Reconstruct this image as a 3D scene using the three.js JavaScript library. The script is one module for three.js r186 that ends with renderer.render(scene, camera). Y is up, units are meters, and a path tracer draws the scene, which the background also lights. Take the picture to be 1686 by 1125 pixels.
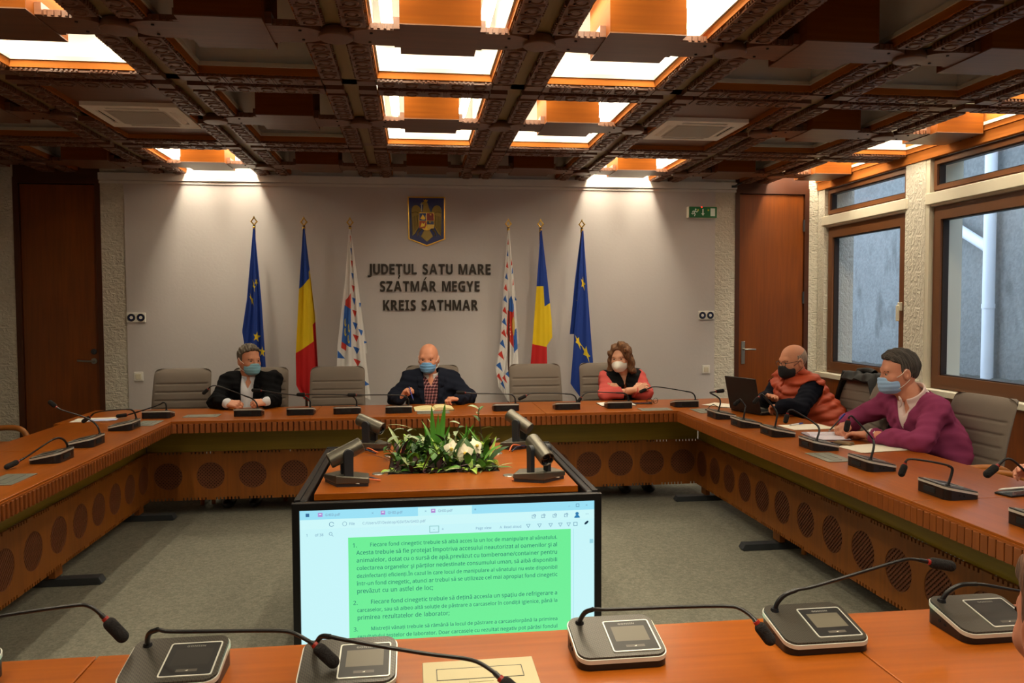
import * as THREE from 'three';
import { RoundedBoxGeometry } from 'three/addons/geometries/RoundedBoxGeometry.js';
import { TextGeometry } from 'three/addons/geometries/TextGeometry.js';
import { FontLoader } from 'three/addons/loaders/FontLoader.js';
import { RectAreaLightUniformsLib } from 'three/addons/lights/RectAreaLightUniformsLib.js';
import { mergeGeometries, mergeVertices } from 'three/addons/utils/BufferGeometryUtils.js';

// ------------------------------------------------------------------ camera, sky, exposure
const scene = new THREE.Scene();
const camera = new THREE.PerspectiveCamera(47.4, 1686 / 1125, 0.05, 100);
camera.position.set(0, 1.525, 0);
camera.rotation.order = 'YXZ';
camera.rotation.set(-0.0427, -0.1251, -0.0044);
scene.background = new THREE.Color(0.7, 0.91, 1.14);
scene.backgroundIntensity = 2.8;
const renderer = new THREE.WebGLRenderer({ antialias: true });
renderer.toneMapping = THREE.LinearToneMapping;
renderer.toneMappingExposure = 1.0;
renderer.shadowMap.enabled = true;
RectAreaLightUniformsLib.init();
const LAMP = new THREE.Color(1.0, 0.86, 0.62), LAMP_POWER = 60, LAMP_GLOW = 9.0;
const SCREEN_POWER = 0.55;

// ------------------------------------------------------------------ helpers
let seed = 7;
const rnd = () => { seed = (seed * 1664525 + 1013904223) % 4294967296; return seed / 4294967296; };
const rr = (a, b) => a + (b - a) * rnd();
const used = new Map();
function numbered(n) { const k = used.get(n) ?? 0; used.set(n, k + 1); return k ? n + '_' + String(k).padStart(3, '0') : n; }
const V = (x, y, z) => new THREE.Vector3(x, y, z);
function clean(gs) {
  gs = (Array.isArray(gs) ? gs.flat(3) : [gs]);
  if (gs.length === 1) return gs[0];
  gs = gs.map((g) => { const h = g.index ? g.toNonIndexed() : g; for (const k of Object.keys(h.attributes)) if (!['position', 'normal', 'uv'].includes(k)) h.deleteAttribute(k); return h; });
  for (const g of gs) if (!g.attributes.uv) g.setAttribute('uv', new THREE.BufferAttribute(new Float32Array(g.attributes.position.count * 2), 2));
  return mergeGeometries(gs);
}
function obj(name, gs, m, parent = scene, label) {
  const o = new THREE.Mesh(clean(gs), m);
  o.name = parent === scene ? numbered(name) : name; o.castShadow = o.receiveShadow = true;
  if (parent !== scene) { let k = 0; for (const c of parent.children) if (c.name.replace(/_\d{3}$/, '') === name) k++; if (k) o.name = name + '_' + String(k).padStart(3, '0'); }
  if (label) o.userData.label = label;
  parent.add(o); return o;
}
function tag(o, label, category, group) { o.userData.label = label; o.userData.category = category; if (group) o.userData.group = group; return o; }
function thing(name, label, category, [x, y, z] = [0, 0, 0], turn = 0, group) {
  const o = new THREE.Group(); o.name = numbered(name); scene.add(o); o.position.set(x, y, z); o.rotation.y = turn;
  return tag(o, label, category, group);
}
function structGroup(name) { const o = new THREE.Group(); o.name = name; o.userData.kind = 'structure'; scene.add(o); return o; }
function struct(name, gs, m, parent = scene) { const o = obj(name, gs, m, parent); if (parent === scene) { o.name = name; o.userData.kind = 'structure'; } return o; }
function dup(root, [x, y, z], turn, label, group) {
  const r = root.clone(); r.name = numbered(root.name.replace(/_\d{3}$/, '')); scene.add(r); r.position.set(x, y, z); r.rotation.y = turn;
  r.userData = { ...root.userData }; if (label) r.userData.label = label; if (group) r.userData.group = group; return r;
}
// box by its limits
function bx(x0, x1, y0, y1, z0, z1) { const g = new THREE.BoxGeometry(Math.abs(x1 - x0), Math.abs(y1 - y0), Math.abs(z1 - z0)); g.translate((x0 + x1) / 2, (y0 + y1) / 2, (z0 + z1) / 2); return g; }
function rbx(x0, x1, y0, y1, z0, z1, r = 0.004, s = 2) { const g = new RoundedBoxGeometry(Math.abs(x1 - x0), Math.abs(y1 - y0), Math.abs(z1 - z0), s, r); g.translate((x0 + x1) / 2, (y0 + y1) / 2, (z0 + z1) / 2); return g; }
// texture coordinates in metres, grain running along the given axis (0 x, 1 y, 2 z)
function grain(g, axis, shift = 0) {
  g = g.index ? g.toNonIndexed() : g; g.computeVertexNormals !== undefined && !g.attributes.normal && g.computeVertexNormals();
  const p = g.attributes.position, uv = new Float32Array(p.count * 2), a = V(), b = V(), c = V();
  for (let i = 0; i < p.count; i += 3) {
    a.fromBufferAttribute(p, i); b.fromBufferAttribute(p, i + 1); c.fromBufferAttribute(p, i + 2);
    const n = b.clone().sub(a).cross(c.clone().sub(a)).toArray().map(Math.abs);
    let d = n.indexOf(Math.max(...n)), u = axis, v;
    if (d === axis) { u = (axis + 1) % 3; v = (axis + 2) % 3; } else v = 3 - axis - d;
    [a, b, c].forEach((q, k) => { const e = q.toArray(); uv[(i + k) * 2] = e[u] + shift; uv[(i + k) * 2 + 1] = e[v] + shift * 1.7; });
  }
  g.setAttribute('uv', new THREE.BufferAttribute(uv, 2)); return g;
}
const gb = (axis, ...l) => grain(bx(...l), axis, Math.floor(rr(0, 20)) * 0.37);
function tube(pts, r, seg = 24, rad = 8, tension = 0.5) { return new THREE.TubeGeometry(new THREE.CatmullRomCurve3(pts.map((p) => p.isVector3 ? p : V(...p)), false, 'centripetal', tension), seg, r, rad); }
function rod(a, b, r0, r1 = r0, rad = 10) {
  a = a.isVector3 ? a : V(...a); b = b.isVector3 ? b : V(...b); const d = b.clone().sub(a), g = new THREE.CylinderGeometry(r1, r0, d.length(), rad);
  g.applyQuaternion(new THREE.Quaternion().setFromUnitVectors(V(0, 1, 0), d.clone().normalize())); g.translate((a.x + b.x) / 2, (a.y + b.y) / 2, (a.z + b.z) / 2); return g;
}
function extr(shape, depth, bevel = 0, curve = 8) { return new THREE.ExtrudeGeometry(shape, { depth, bevelEnabled: bevel > 0, bevelSize: bevel, bevelThickness: bevel, bevelOffset: -bevel, bevelSegments: 2, curveSegments: curve }); }
function poly(pts) { const s = new THREE.Shape(); pts.forEach(([x, y], i) => i ? s.lineTo(x, y) : s.moveTo(x, y)); s.closePath(); return s; }
function rect(w, h, r) { const s = new THREE.Shape(), x = -w / 2, y = -h / 2; s.moveTo(x + r, y); s.lineTo(x + w - r, y); s.absarc(x + w - r, y + r, r, -Math.PI / 2, 0); s.lineTo(x + w, y + h - r); s.absarc(x + w - r, y + h - r, r, 0, Math.PI / 2); s.lineTo(x + r, y + h); s.absarc(x + r, y + h - r, r, Math.PI / 2, Math.PI); s.lineTo(x, y + r); s.absarc(x + r, y + r, r, Math.PI, 1.5 * Math.PI); return s; }
const flat = (g) => g.rotateX(-Math.PI / 2);   // a shape drawn in x, y lies down: y becomes -z

// ------------------------------------------------------------------ textures
function hash(x, y, s) { let h = (x * 374761393 + y * 668265263 + s * 2147483647) | 0; h = Math.imul(h ^ (h >>> 13), 1274126177); return ((h ^ (h >>> 16)) >>> 0) / 4294967296; }
function vn(x, y, px, py, s) {
  const xi = Math.floor(x), yi = Math.floor(y); let fx = x - xi, fy = y - yi; fx = fx * fx * (3 - 2 * fx); fy = fy * fy * (3 - 2 * fy);
  const m = (a, n) => ((a % n) + n) % n, a = hash(m(xi, px), m(yi, py), s), b = hash(m(xi + 1, px), m(yi, py), s), c = hash(m(xi, px), m(yi + 1, py), s), d = hash(m(xi + 1, px), m(yi + 1, py), s);
  return a + (b - a) * fx + (c - a) * fy + (a - b - c + d) * fx * fy;
}
function fbm(x, y, px, py, s, o = 4) { let t = 0, a = 0.5; for (let i = 0; i < o; i++) { t += a * vn(x, y, px, py, s + i); x *= 2; y *= 2; px *= 2; py *= 2; a *= 0.5; } return t; }
function tex(w, h, fn, srgb = true) {
  const d = new Uint8Array(w * h * 4);
  for (let j = 0; j < h; j++) for (let i = 0; i < w; i++) { const c = fn(i / w, j / h), k = (j * w + i) * 4; d[k] = c[0]; d[k + 1] = c[1]; d[k + 2] = c[2]; d[k + 3] = 255; }
  const t = new THREE.DataTexture(d, w, h); t.wrapS = t.wrapT = THREE.RepeatWrapping; t.magFilter = THREE.LinearFilter; t.minFilter = THREE.LinearMipmapLinearFilter; t.generateMipmaps = true;
  if (srgb) t.colorSpace = THREE.SRGBColorSpace; t.needsUpdate = true; return t;
}
const mix = (a, b, t) => a.map((v, i) => v + (b[i] - v) * t);
function woodTex(dark, light, s, n = 512) {
  return tex(n, n, (u, v) => {
    const w = fbm(u * 2, v * 4, 2, 4, s, 3), f = fbm(u * 4, v * 90, 4, 90, s + 9, 2), b = fbm(u * 2 + w * 1.2, v * 14, 2, 14, s + 5, 3);
    return mix(dark, light, Math.min(1, Math.max(0, 0.25 * w + 0.45 * b + 0.55 * f)));
  });
}
const canvasTex = (w, h, draw) => { const c = document.createElement('canvas'); c.width = w; c.height = h; draw(c.getContext('2d'), w, h); const t = new THREE.CanvasTexture(c); t.colorSpace = THREE.SRGBColorSpace; t.anisotropy = 8; return t; };
function rep(t, x, y = x) { t = t.clone(); t.repeat.set(x, y); t.needsUpdate = true; return t; }
const std = (p) => new THREE.MeshStandardMaterial(p), phys = (p) => new THREE.MeshPhysicalMaterial(p);
const hex = (h) => new THREE.Color(h);

const grey = (f, n = 256) => tex(n, n, (u, v) => { const g = 255 * f(u, v); return [g, g, g]; }, false);
const plasterBump = grey((u, v) => { const a = fbm(u * 10, v * 14, 10, 14, 3, 3), r = 1 - Math.abs(2 * fbm(u * 9 + a, v * 16, 9, 16, 31, 3) - 1); return Math.min(1, r * r * 0.85 + 0.15 * a); }, 512);
const fineBump = grey((u, v) => fbm(u * 60, v * 60, 60, 60, 8, 3));
const weave = grey((u, v) => 0.5 + 0.25 * Math.sin(u * 6.2832 * 64) * Math.sin(v * 6.2832 * 64) + 0.25 * vn(u * 90, v * 90, 90, 90, 4));
const carpetTex = tex(512, 512, (u, v) => { const n = 0.6 * vn(u * 190, v * 190, 190, 190, 2) + 0.4 * vn(u * 60, v * 60, 60, 60, 6), m = fbm(u * 4, v * 4, 4, 4, 12, 3); return mix([88, 88, 79], [136, 135, 121], Math.min(1, Math.max(0, n * 0.85 + 0.18 * m))); });
const concreteTex = tex(512, 512, (u, v) => { const a = fbm(u * 3, v * 3, 3, 3, 21, 5), s = fbm(u * 16, v * 5, 16, 5, 22, 4), d = vn(u * 120, v * 120, 120, 120, 23); let c = mix([104, 106, 106], [156, 158, 156], a * 0.7 + d * 0.3); const k = Math.max(0, s * a * 3.2 - 1.0) * 1.2; return mix(c, [74, 76, 74], Math.min(0.6, k)); });
const M = {
  table: phys({ map: woodTex([122, 60, 8], [172, 92, 18], 1), roughness: 0.32, clearcoat: 0.12, clearcoatRoughness: 0.2, specularIntensity: 0.6 }),
  tableEdge: std({ map: woodTex([116, 56, 10], [168, 90, 22], 2), roughness: 0.45 }),
  slat: std({ map: woodTex([108, 52, 8], [152, 80, 18], 3), roughness: 0.5 }),
  modesty: std({ map: woodTex([104, 56, 4], [148, 84, 10], 4), roughness: 0.5 }),
  olive: std({ map: woodTex([134, 112, 28], [172, 146, 44], 5), roughness: 0.42 }),
  grille: std({ map: woodTex([80, 42, 18], [116, 62, 28], 6), roughness: 0.6 }),
  dark: std({ color: hex(0x120e0c), roughness: 0.8 }),
  ceil: std({ map: woodTex([80, 48, 30], [124, 80, 54], 7), roughness: 0.4 }),
  ceilBox: phys({ map: woodTex([90, 43, 5], [122, 66, 12], 8), roughness: 0.9, specularIntensity: 0.2 }),
  frameWood: phys({ map: woodTex([126, 70, 24], [172, 104, 46], 9), roughness: 0.9, specularIntensity: 0.2 }),
  groove: std({ map: woodTex([120, 104, 72], [150, 132, 92], 10), roughness: 0.6 }),
  lip: std({ color: hex(0xb5b2a6), roughness: 0.6 }),
  plasterWhite: std({ color: hex(0xd6d4d0), roughness: 0.9 }),
  door: std({ map: woodTex([100, 46, 4], [144, 74, 8], 11), roughness: 0.4 }),
  doorFrame: std({ map: woodTex([58, 24, 4], [84, 38, 8], 12), roughness: 0.5 }),
  wall: std({ color: hex(0xc6c1c1), roughness: 0.85, bumpMap: rep(fineBump, 1), bumpScale: 0.0006 }),
  plaster: std({ color: hex(0xd2cdbf), roughness: 0.9, bumpMap: rep(plasterBump, 3.4, 2.9), bumpScale: 0.007 }),
  carpet: std({ map: carpetTex, roughness: 1, bumpMap: rep(fineBump, 3), bumpScale: 0.002 }),
  concrete: std({ map: rep(concreteTex, 0.35), roughness: 0.95, bumpMap: rep(fineBump, 1), bumpScale: 0.004 }),
  gravel: std({ map: rep(concreteTex, 0.8), color: hex(0xb8b4aa), roughness: 1, bumpMap: rep(fineBump, 1.5), bumpScale: 0.03 }),
  pvc: std({ color: hex(0xdfe3ea), roughness: 0.4 }),
  bronze: std({ color: hex(0x6b4326), roughness: 0.42 }),
  bronzeDark: std({ color: hex(0x2a1c14), roughness: 0.5 }),
  glass: phys({ color: 0xffffff, transmission: 1, thickness: 0, roughness: 0, ior: 1.5, specularIntensity: 1 }),
  cream: std({ color: hex(0xd8d2bf), roughness: 0.6 }),
  brass: std({ color: hex(0xc9a24a), metalness: 1, roughness: 0.3 }),
  steel: std({ color: hex(0x3b4046), roughness: 0.5, metalness: 0.3 }),
  chrome: std({ color: hex(0xa9aba6), metalness: 1, roughness: 0.35 }),
  blackPlastic: std({ color: hex(0x0e0f13), roughness: 0.36 }),
  blackMatte: std({ color: hex(0x0d0d0e), roughness: 0.9 }),
  foam: std({ color: hex(0x131011), roughness: 1, bumpMap: rep(fineBump, 0.5), bumpScale: 0.002 }),
  paper: std({ color: hex(0xe2dccd), roughness: 0.9 }),
  white: std({ color: hex(0xe4e2dc), roughness: 0.6 }),
};
// ------------------------------------------------------------------ room shell
const XL = -4.0, XR = 4.1, ZB = -7.5, ZF = 2.6, YC = 2.765, YTOP = 3.3;
struct('floor', [gb(0, XL - 0.3, XR + 0.3, -0.12, 0, ZB - 0.3, ZF + 0.3)], M.carpet);
// back wall: smooth panel in the middle, rough plaster strips, openings for the doors stand as recesses
{
  const w = structGroup('wall_back');
  obj('panel', grain(bx(-2.604, 2.993, 0, YTOP, ZB - 0.3, ZB), 0), M.wall, w);
  obj('plaster_strip', grain(bx(-2.812, -2.604, 0, YTOP, ZB - 0.3, ZB - 0.012), 0), M.plaster, w);
  obj('plaster_strip', grain(bx(2.993, 3.208, 0, YTOP, ZB - 0.3, ZB - 0.012), 0), M.plaster, w);
  obj('plaster_strip', grain(bx(XL - 0.3, -3.55, 0, YTOP, ZB - 0.3, ZB - 0.012), 0), M.plaster, w);
  obj('plaster_strip', grain(bx(3.99, XR + 0.3, 0, YTOP, ZB - 0.3, ZB - 0.012), 0), M.plaster, w);
  obj('lintel', grain(bx(-3.55, -2.812, 2.72, YTOP, ZB - 0.3, ZB - 0.02), 0), M.doorFrame, w);
  obj('lintel', grain(bx(3.208, 3.99, 2.72, YTOP, ZB - 0.3, ZB - 0.02), 0), M.doorFrame, w);
  obj('closing_board', grain(bx(-3.55, -2.812, 0, 2.72, ZB - 0.3, ZB - 0.2), 1), M.doorFrame, w);
  obj('closing_board', grain(bx(3.208, 3.99, 0, 2.72, ZB - 0.3, ZB - 0.2), 1), M.doorFrame, w);
}
struct('wall_left', [gb(2, XL - 0.3, XL, 0, YTOP, ZB, ZF)], M.plaster);
struct('wall_front', [gb(0, XL - 0.3, XR + 0.3, 0, YTOP, ZF, ZF + 0.3)], M.wall);
struct('trim_1', [gb(0, -2.812, 3.208, 2.70, 2.765, ZB, ZB + 0.03), gb(0, -2.812, 3.208, 2.672, 2.694, ZB, ZB + 0.012)], M.plasterWhite);
function doorLeaf(name, x0, x1, hinge) {
  const d = structGroup(name);
  obj('door_frame', [gb(1, x0, x0 + 0.045, 0, 2.72, ZB - 0.12, ZB - 0.005), gb(1, x1 - 0.045, x1, 0, 2.72, ZB - 0.12, ZB - 0.005), gb(0, x0 + 0.045, x1 - 0.045, 2.665, 2.72, ZB - 0.12, ZB - 0.005)], M.doorFrame, d);
  obj('door_leaf', [grain(rbx(x0 + 0.049, x1 - 0.049, 0.01, 2.66, ZB - 0.07, ZB - 0.026, 0.004), 1)], M.door, d);
  return d;
}
{
  const d = doorLeaf('door_1', -3.55, -2.812), z = ZB - 0.026;
  const h = obj('door_handle', [rod([-2.905, 1.06, z], [-2.905, 1.06, z + 0.055], 0.01), tube([[-2.905, 1.06, z + 0.052], [-2.96, 1.062, z + 0.056], [-3.03, 1.068, z + 0.05]], 0.009, 12), rod([-2.905, 1.06, z], [-2.905, 1.06, z + 0.008], 0.027)], M.chrome, d);
  obj('lock_rose', [rod([-2.905, 1.145, z], [-2.905, 1.145, z + 0.012], 0.026, 0.023, 18), rod([-2.905, 1.145, z + 0.01], [-2.905, 1.145, z + 0.02], 0.012, 0.01, 12)], M.steel, d);
  const e = doorLeaf('door_2', 3.208, 3.99);
  obj('handle_plate', rbx(3.285, 3.325, 0.95, 1.18, z, z + 0.008, 0.003), M.chrome, e);
  obj('door_handle', [rod([3.305, 1.1, z], [3.305, 1.1, z + 0.05], 0.009), tube([[3.305, 1.1, z + 0.048], [3.35, 1.1, z + 0.054], [3.42, 1.098, z + 0.05]], 0.008, 12)], M.chrome, e);
  for (const y of [2.35, 1.62, 0.4]) obj('hinge', rod([3.94, y - 0.06, z + 0.012], [3.94, y + 0.06, z + 0.012], 0.011), M.steel, e);
}
// right wall with window openings
const WIN = [[-7.38, -6.085], [-5.785, -3.62], [-3.32, -1.15], [-0.85, 1.6]];
{
  const w = structGroup('wall_right');
  obj('wainscot', grain(bx(XR, XR + 0.3, 0, 0.82, ZB, ZF), 1), M.door, w);
  obj('window_ledge', grain(rbx(XR - 0.05, XR + 0.3, 0.82, 0.868, ZB + 0.02, ZF, 0.006), 2), M.cream, w);
  const piers = [[ZB, -7.38], [-6.085, -5.785], [-3.62, -3.32], [-1.15, -0.85], [1.6, ZF]];
  piers.forEach(([a, b]) => obj('pier', grain(bx(XR - 0.015, XR + 0.3, 0.868, 2.72, a, b - (b < -5 && b > -6 ? 0.045 : 0)), 1), M.plaster, w));
  obj('jamb_strip', grain(bx(XR - 0.01, XR + 0.28, 0.868, 2.72, -5.83, -5.785), 1), M.cream, w);
  obj('header', grain(bx(XR + 0.02, XR + 0.3, 2.72, YTOP, ZB, ZF), 2), M.plasterWhite, w);
  WIN.forEach(([a, b]) => obj('transom', [grain(rbx(XR - 0.03, XR + 0.25, 2.335, 2.425, a - 0.03, b + 0.03, 0.006), 2), bx(XR + 0.0, XR + 0.2, 2.318, 2.337, a, b)], M.cream, w));
}
function windowUnit(name, a, b, y0, y1, f, handle) {
  const g = structGroup(name), X = XR + 0.03;
  const bars = (x0, x1, A, B, C, D, w) => [bx(x0, x1, C, D, A, A + w), bx(x0, x1, C, D, B - w, B), bx(x0, x1, C, C + w, A + w, B - w), bx(x0, x1, D - w, D, A + w, B - w)];
  obj('frame', bars(X, X + 0.07, a, b, y0, y1, f * 0.45), M.bronze, g);
  obj('sash', bars(X - 0.018, X + 0.055, a + f * 0.36, b - f * 0.36, y0 + f * 0.36, y1 - f * 0.36, f * 0.66), M.bronze, g);
  obj('gasket', bars(X + 0.0, X + 0.05, a + f * 0.99, b - f * 0.99, y0 + f * 0.99, y1 - f * 0.99, 0.012), M.bronzeDark, g);
  const p = new THREE.PlaneGeometry(b - a - 2 * f, y1 - y0 - 2 * f); p.rotateY(-Math.PI / 2); p.translate(X + 0.025, (y0 + y1) / 2, (a + b) / 2);
  obj('pane', p, M.glass, g);
  if (handle) obj('handle', [rbx(X - 0.05, X - 0.018, 1.49, 1.56, b - f * 0.66 - 0.014, b - f * 0.66 + 0.014, 0.004), rbx(X - 0.066, X - 0.044, 1.40, 1.535, b - f * 0.66 - 0.012, b - f * 0.66 + 0.012, 0.005)], M.cream, g);
}
let wn = 1;
for (const [a, b] of WIN) { windowUnit('window_' + wn++, a, b, 0.872, 2.316, 0.105, wn === 2); windowUnit('window_' + wn++, a, b, 2.427, 2.70, 0.052); }
// the light well outside: rough wall, drain pipes, gravel
{
  struct('exterior_wall_1', [gb(2, 6.4, 6.7, -0.5, 4.3, -14, 4)], M.concrete);
  struct('exterior_wall_2', [gb(0, 4.4, 6.4, -0.5, 4.3, -14.3, -14)], M.concrete);
  const g = new THREE.PlaneGeometry(2.1, 18, 24, 200); g.rotateX(-Math.PI / 2); const p = g.attributes.position;
  for (let i = 0; i < p.count; i++) p.setY(i, p.getY(i) + 0.05 * vn(p.getX(i) * 6 + 50, p.getZ(i) * 6 + 90, 999, 999, 5) + 0.04 * vn(p.getX(i) * 15 + 50, p.getZ(i) * 15 + 90, 999, 999, 6) + 0.12 * (p.getX(i) / 2.1 + 0.5));
  g.computeVertexNormals(); g.translate(5.37, 0.56, -5); struct('exterior_ground', grain(g, 0), M.gravel);
  const d = thing('drain_pipe', 'white plastic drain pipe running down the grey wall outside the window', 'drainpipe', [6.31, 0.5, -7.9]);
  obj('downpipe', [rod([0, 0.2, 0], [0, 3.6, 0], 0.062, 0.062, 20)], M.pvc, d);
  for (const y of [1.0, 2.2]) obj('collar', rod([0, y, 0], [0, y + 0.05, 0], 0.068, 0.068, 20), M.pvc, d);
  obj('branch_pipe', [rod([0, 1.66, 0], [-0.02, 2.0, -0.62], 0.058, 0.058, 18), rod([-0.02, 1.8, -0.66], [-0.02, 3.6, -0.66], 0.058, 0.058, 18)], M.pvc, d);
}
// ------------------------------------------------------------------ coffered ceiling
const bxAt = (i) => -0.34 + 0.935 * (i - 1), zAt = (j) => -(3.66 + 0.845 * j);
const LIT = new Set(['0,1', '0,2', '0,-1', '0,5', '2,1', '2,2', '2,5', '4,-1', '4,3', '4,5', '-2,1', '-2,2', '-2,-1', '-2,4', '-4,1', '-4,2', '-4,-1', '-4,4']), AC = new Set(['2,-1', '2,3']);
const ceiling = structGroup('ceiling');
const I0 = -3, I1 = 5, J0 = -7;
{
  obj('slab', bx(XL - 0.3, XR + 0.3, YTOP - 0.06, YTOP + 0.2, ZB - 0.3, ZF + 0.3), M.plasterWhite, ceiling);
  const infill = [], grooveG = [];
  for (let i = I0; i <= I1; i++) { const x = bxAt(i); infill.push(bx(Math.max(XL, x - 0.135), x + 0.135, YC + 0.07, YTOP - 0.06, ZB, ZF)); grooveG.push(gb(2, x - 0.06, x + 0.06, YC + 0.035, YC + 0.05, ZB, ZF)); }
  for (let j = 3; j >= J0; j -= 2) infill.push(bx(XL, XR, YC + 0.07, YTOP - 0.06, zAt(j) - 0.12, zAt(j) + 0.12));
  obj('coffer_wall', infill, M.plasterWhite, ceiling);
  for (const g of grooveG) obj('groove_board', g, M.groove, ceiling);
  for (let j = 3; j >= J0; j -= 2) obj('groove_board', gb(0, XL, XR, YC + 0.035, YC + 0.05, zAt(j) - 0.05, zAt(j) + 0.05), M.ceil, ceiling);
  // fascia board over the windows
  obj('fascia_board', gb(2, XR - 0.03, XR + 0.02, 2.70, YTOP - 0.06, ZB, ZF), M.frameWood, ceiling);
}
// carved rings: an open C of raised wood with a boss
const ringGeo = (() => {
  const a = new THREE.TorusGeometry(0.032, 0.006, 6, 24, Math.PI * 1.7); a.rotateZ(-Math.PI * 0.31 - Math.PI / 2); a.rotateX(Math.PI / 2);
  const b = new THREE.CylinderGeometry(0.017, 0.02, 0.006, 16); return clean([a, b]);
})();
const bossGeo = ringGeo, boltGeo = new THREE.CylinderGeometry(0.007, 0.007, 0.008, 8);
const ringStuff = []; let ringCount = 0;
function ring(parent, x, z, turn) {
  if (z < 0.2 && z > -7.6 && ringCount < 300 && (Math.abs(x) < 3.6) && z < -2.6) { const o = obj('ring', ringGeo, M.ceil, parent); o.position.set(x, YC - 0.002, z); o.rotation.y = turn; ringCount++; }
  else { const g = ringGeo.clone(); g.rotateY(turn); g.translate(x, YC - 0.002, z); ringStuff.push(g); }
}
function plank(x0, x1, z0, z1, along) {   // carved plank with toothed edges
  const gs = [gb(along, x0, x1, YC, YC + 0.03, z0, z1)], L = along === 0 ? x1 - x0 : z1 - z0, n = Math.floor(L / 0.024);
  for (let k = 0; k < n; k++) {
    const t = (k + 0.5) / n * L;
    if (k % 8 > 5) continue;
    for (const s of [0, 1]) gs.push(along === 0 ? bx(x0 + t - 0.006, x0 + t + 0.006, YC + 0.004, YC + 0.026, s ? z1 : z0 - 0.008, s ? z1 + 0.008 : z0) : bx(s ? x1 : x0 - 0.008, s ? x1 + 0.008 : x0, YC + 0.004, YC + 0.026, z0 + t - 0.006, z0 + t + 0.006));
  }
  const m = Math.max(2, Math.round(L / 0.125)), p = L / m;
  for (let k = 1; k < m; k++) for (const d of [-0.007, 0.007]) gs.push(along === 0 ? bx(x0 + k * p + d - 0.003, x0 + k * p + d + 0.003, YC - 0.004, YC, z0 + 0.006, z1 - 0.006) : bx(x0 + 0.006, x1 - 0.006, YC - 0.004, YC, z0 + k * p + d - 0.003, z0 + k * p + d + 0.003));
  const o = obj('carved_plank', gs, M.ceil, ceiling);
  for (let k = 0; k < m; k++) along === 0 ? ring(o, x0 + (k + 0.5) * p, (z0 + z1) / 2, 0) : ring(o, (x0 + x1) / 2, z0 + (k + 0.5) * p, 0);
}
for (let j = 4; j >= J0; j -= 2) for (let i = I1; i >= I0; i--) {   // beams running away from the camera, one span between a disc and a crossing
  const x = bxAt(i);
  for (const s of [-1, 1]) {
    let a = zAt(j) + s * 0.115, b = zAt(j) + s * (0.845 - 0.165); if (s < 0) [a, b] = [b, a]; if (a < ZB) a = ZB + 0.002;
    if (b - a > 0.08 && a < ZF) for (const e of [-1, 1]) plank(x + e * 0.0925 - 0.05, x + e * 0.0925 + 0.05, a, Math.min(b, ZF), 2);
  }
}
for (let j = 3; j >= J0; j -= 2) for (let i = I0 - 1; i <= I1; i++) {   // beams running across
  const x0 = Math.max(XL, bxAt(i) + 0.15), x1 = Math.min(XR - 0.04, bxAt(i + 1) - 0.15); if (x1 - x0 < 0.1) continue;
  for (const e of [-1, 1]) plank(x0, x1, zAt(j) + e * 0.085 - 0.055, zAt(j) + e * 0.085 + 0.055, 0);
}
{ // end blocks at the crossings
  const g = []; for (let j = 3; j >= J0; j -= 2) for (let i = I0; i <= I1; i++) for (const e of [-1, 1]) for (const f of [-1, 1]) g.push(gb(0, bxAt(i) + e * 0.0925 - 0.05, bxAt(i) + e * 0.0925 + 0.05, YC + 0.002, YC + 0.03, zAt(j) + f * 0.085 - 0.042, zAt(j) + f * 0.085 + 0.042));
  obj('crossing_block', g, M.ceil, ceiling).userData.kind = 'stuff';
}
const discGeo = new THREE.LatheGeometry([[0, -0.017], [0.072, -0.017], [0.078, -0.012], [0.078, 0.012], [0.06, 0.03]].map(([a, b]) => new THREE.Vector2(a, b)), 28);
for (let j = 4; j >= J0; j -= 2) for (let i = I0; i <= I1; i++) { const o = obj('disc', discGeo, M.ceil, ceiling); o.position.set(bxAt(i), YC, zAt(j)); }
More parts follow.
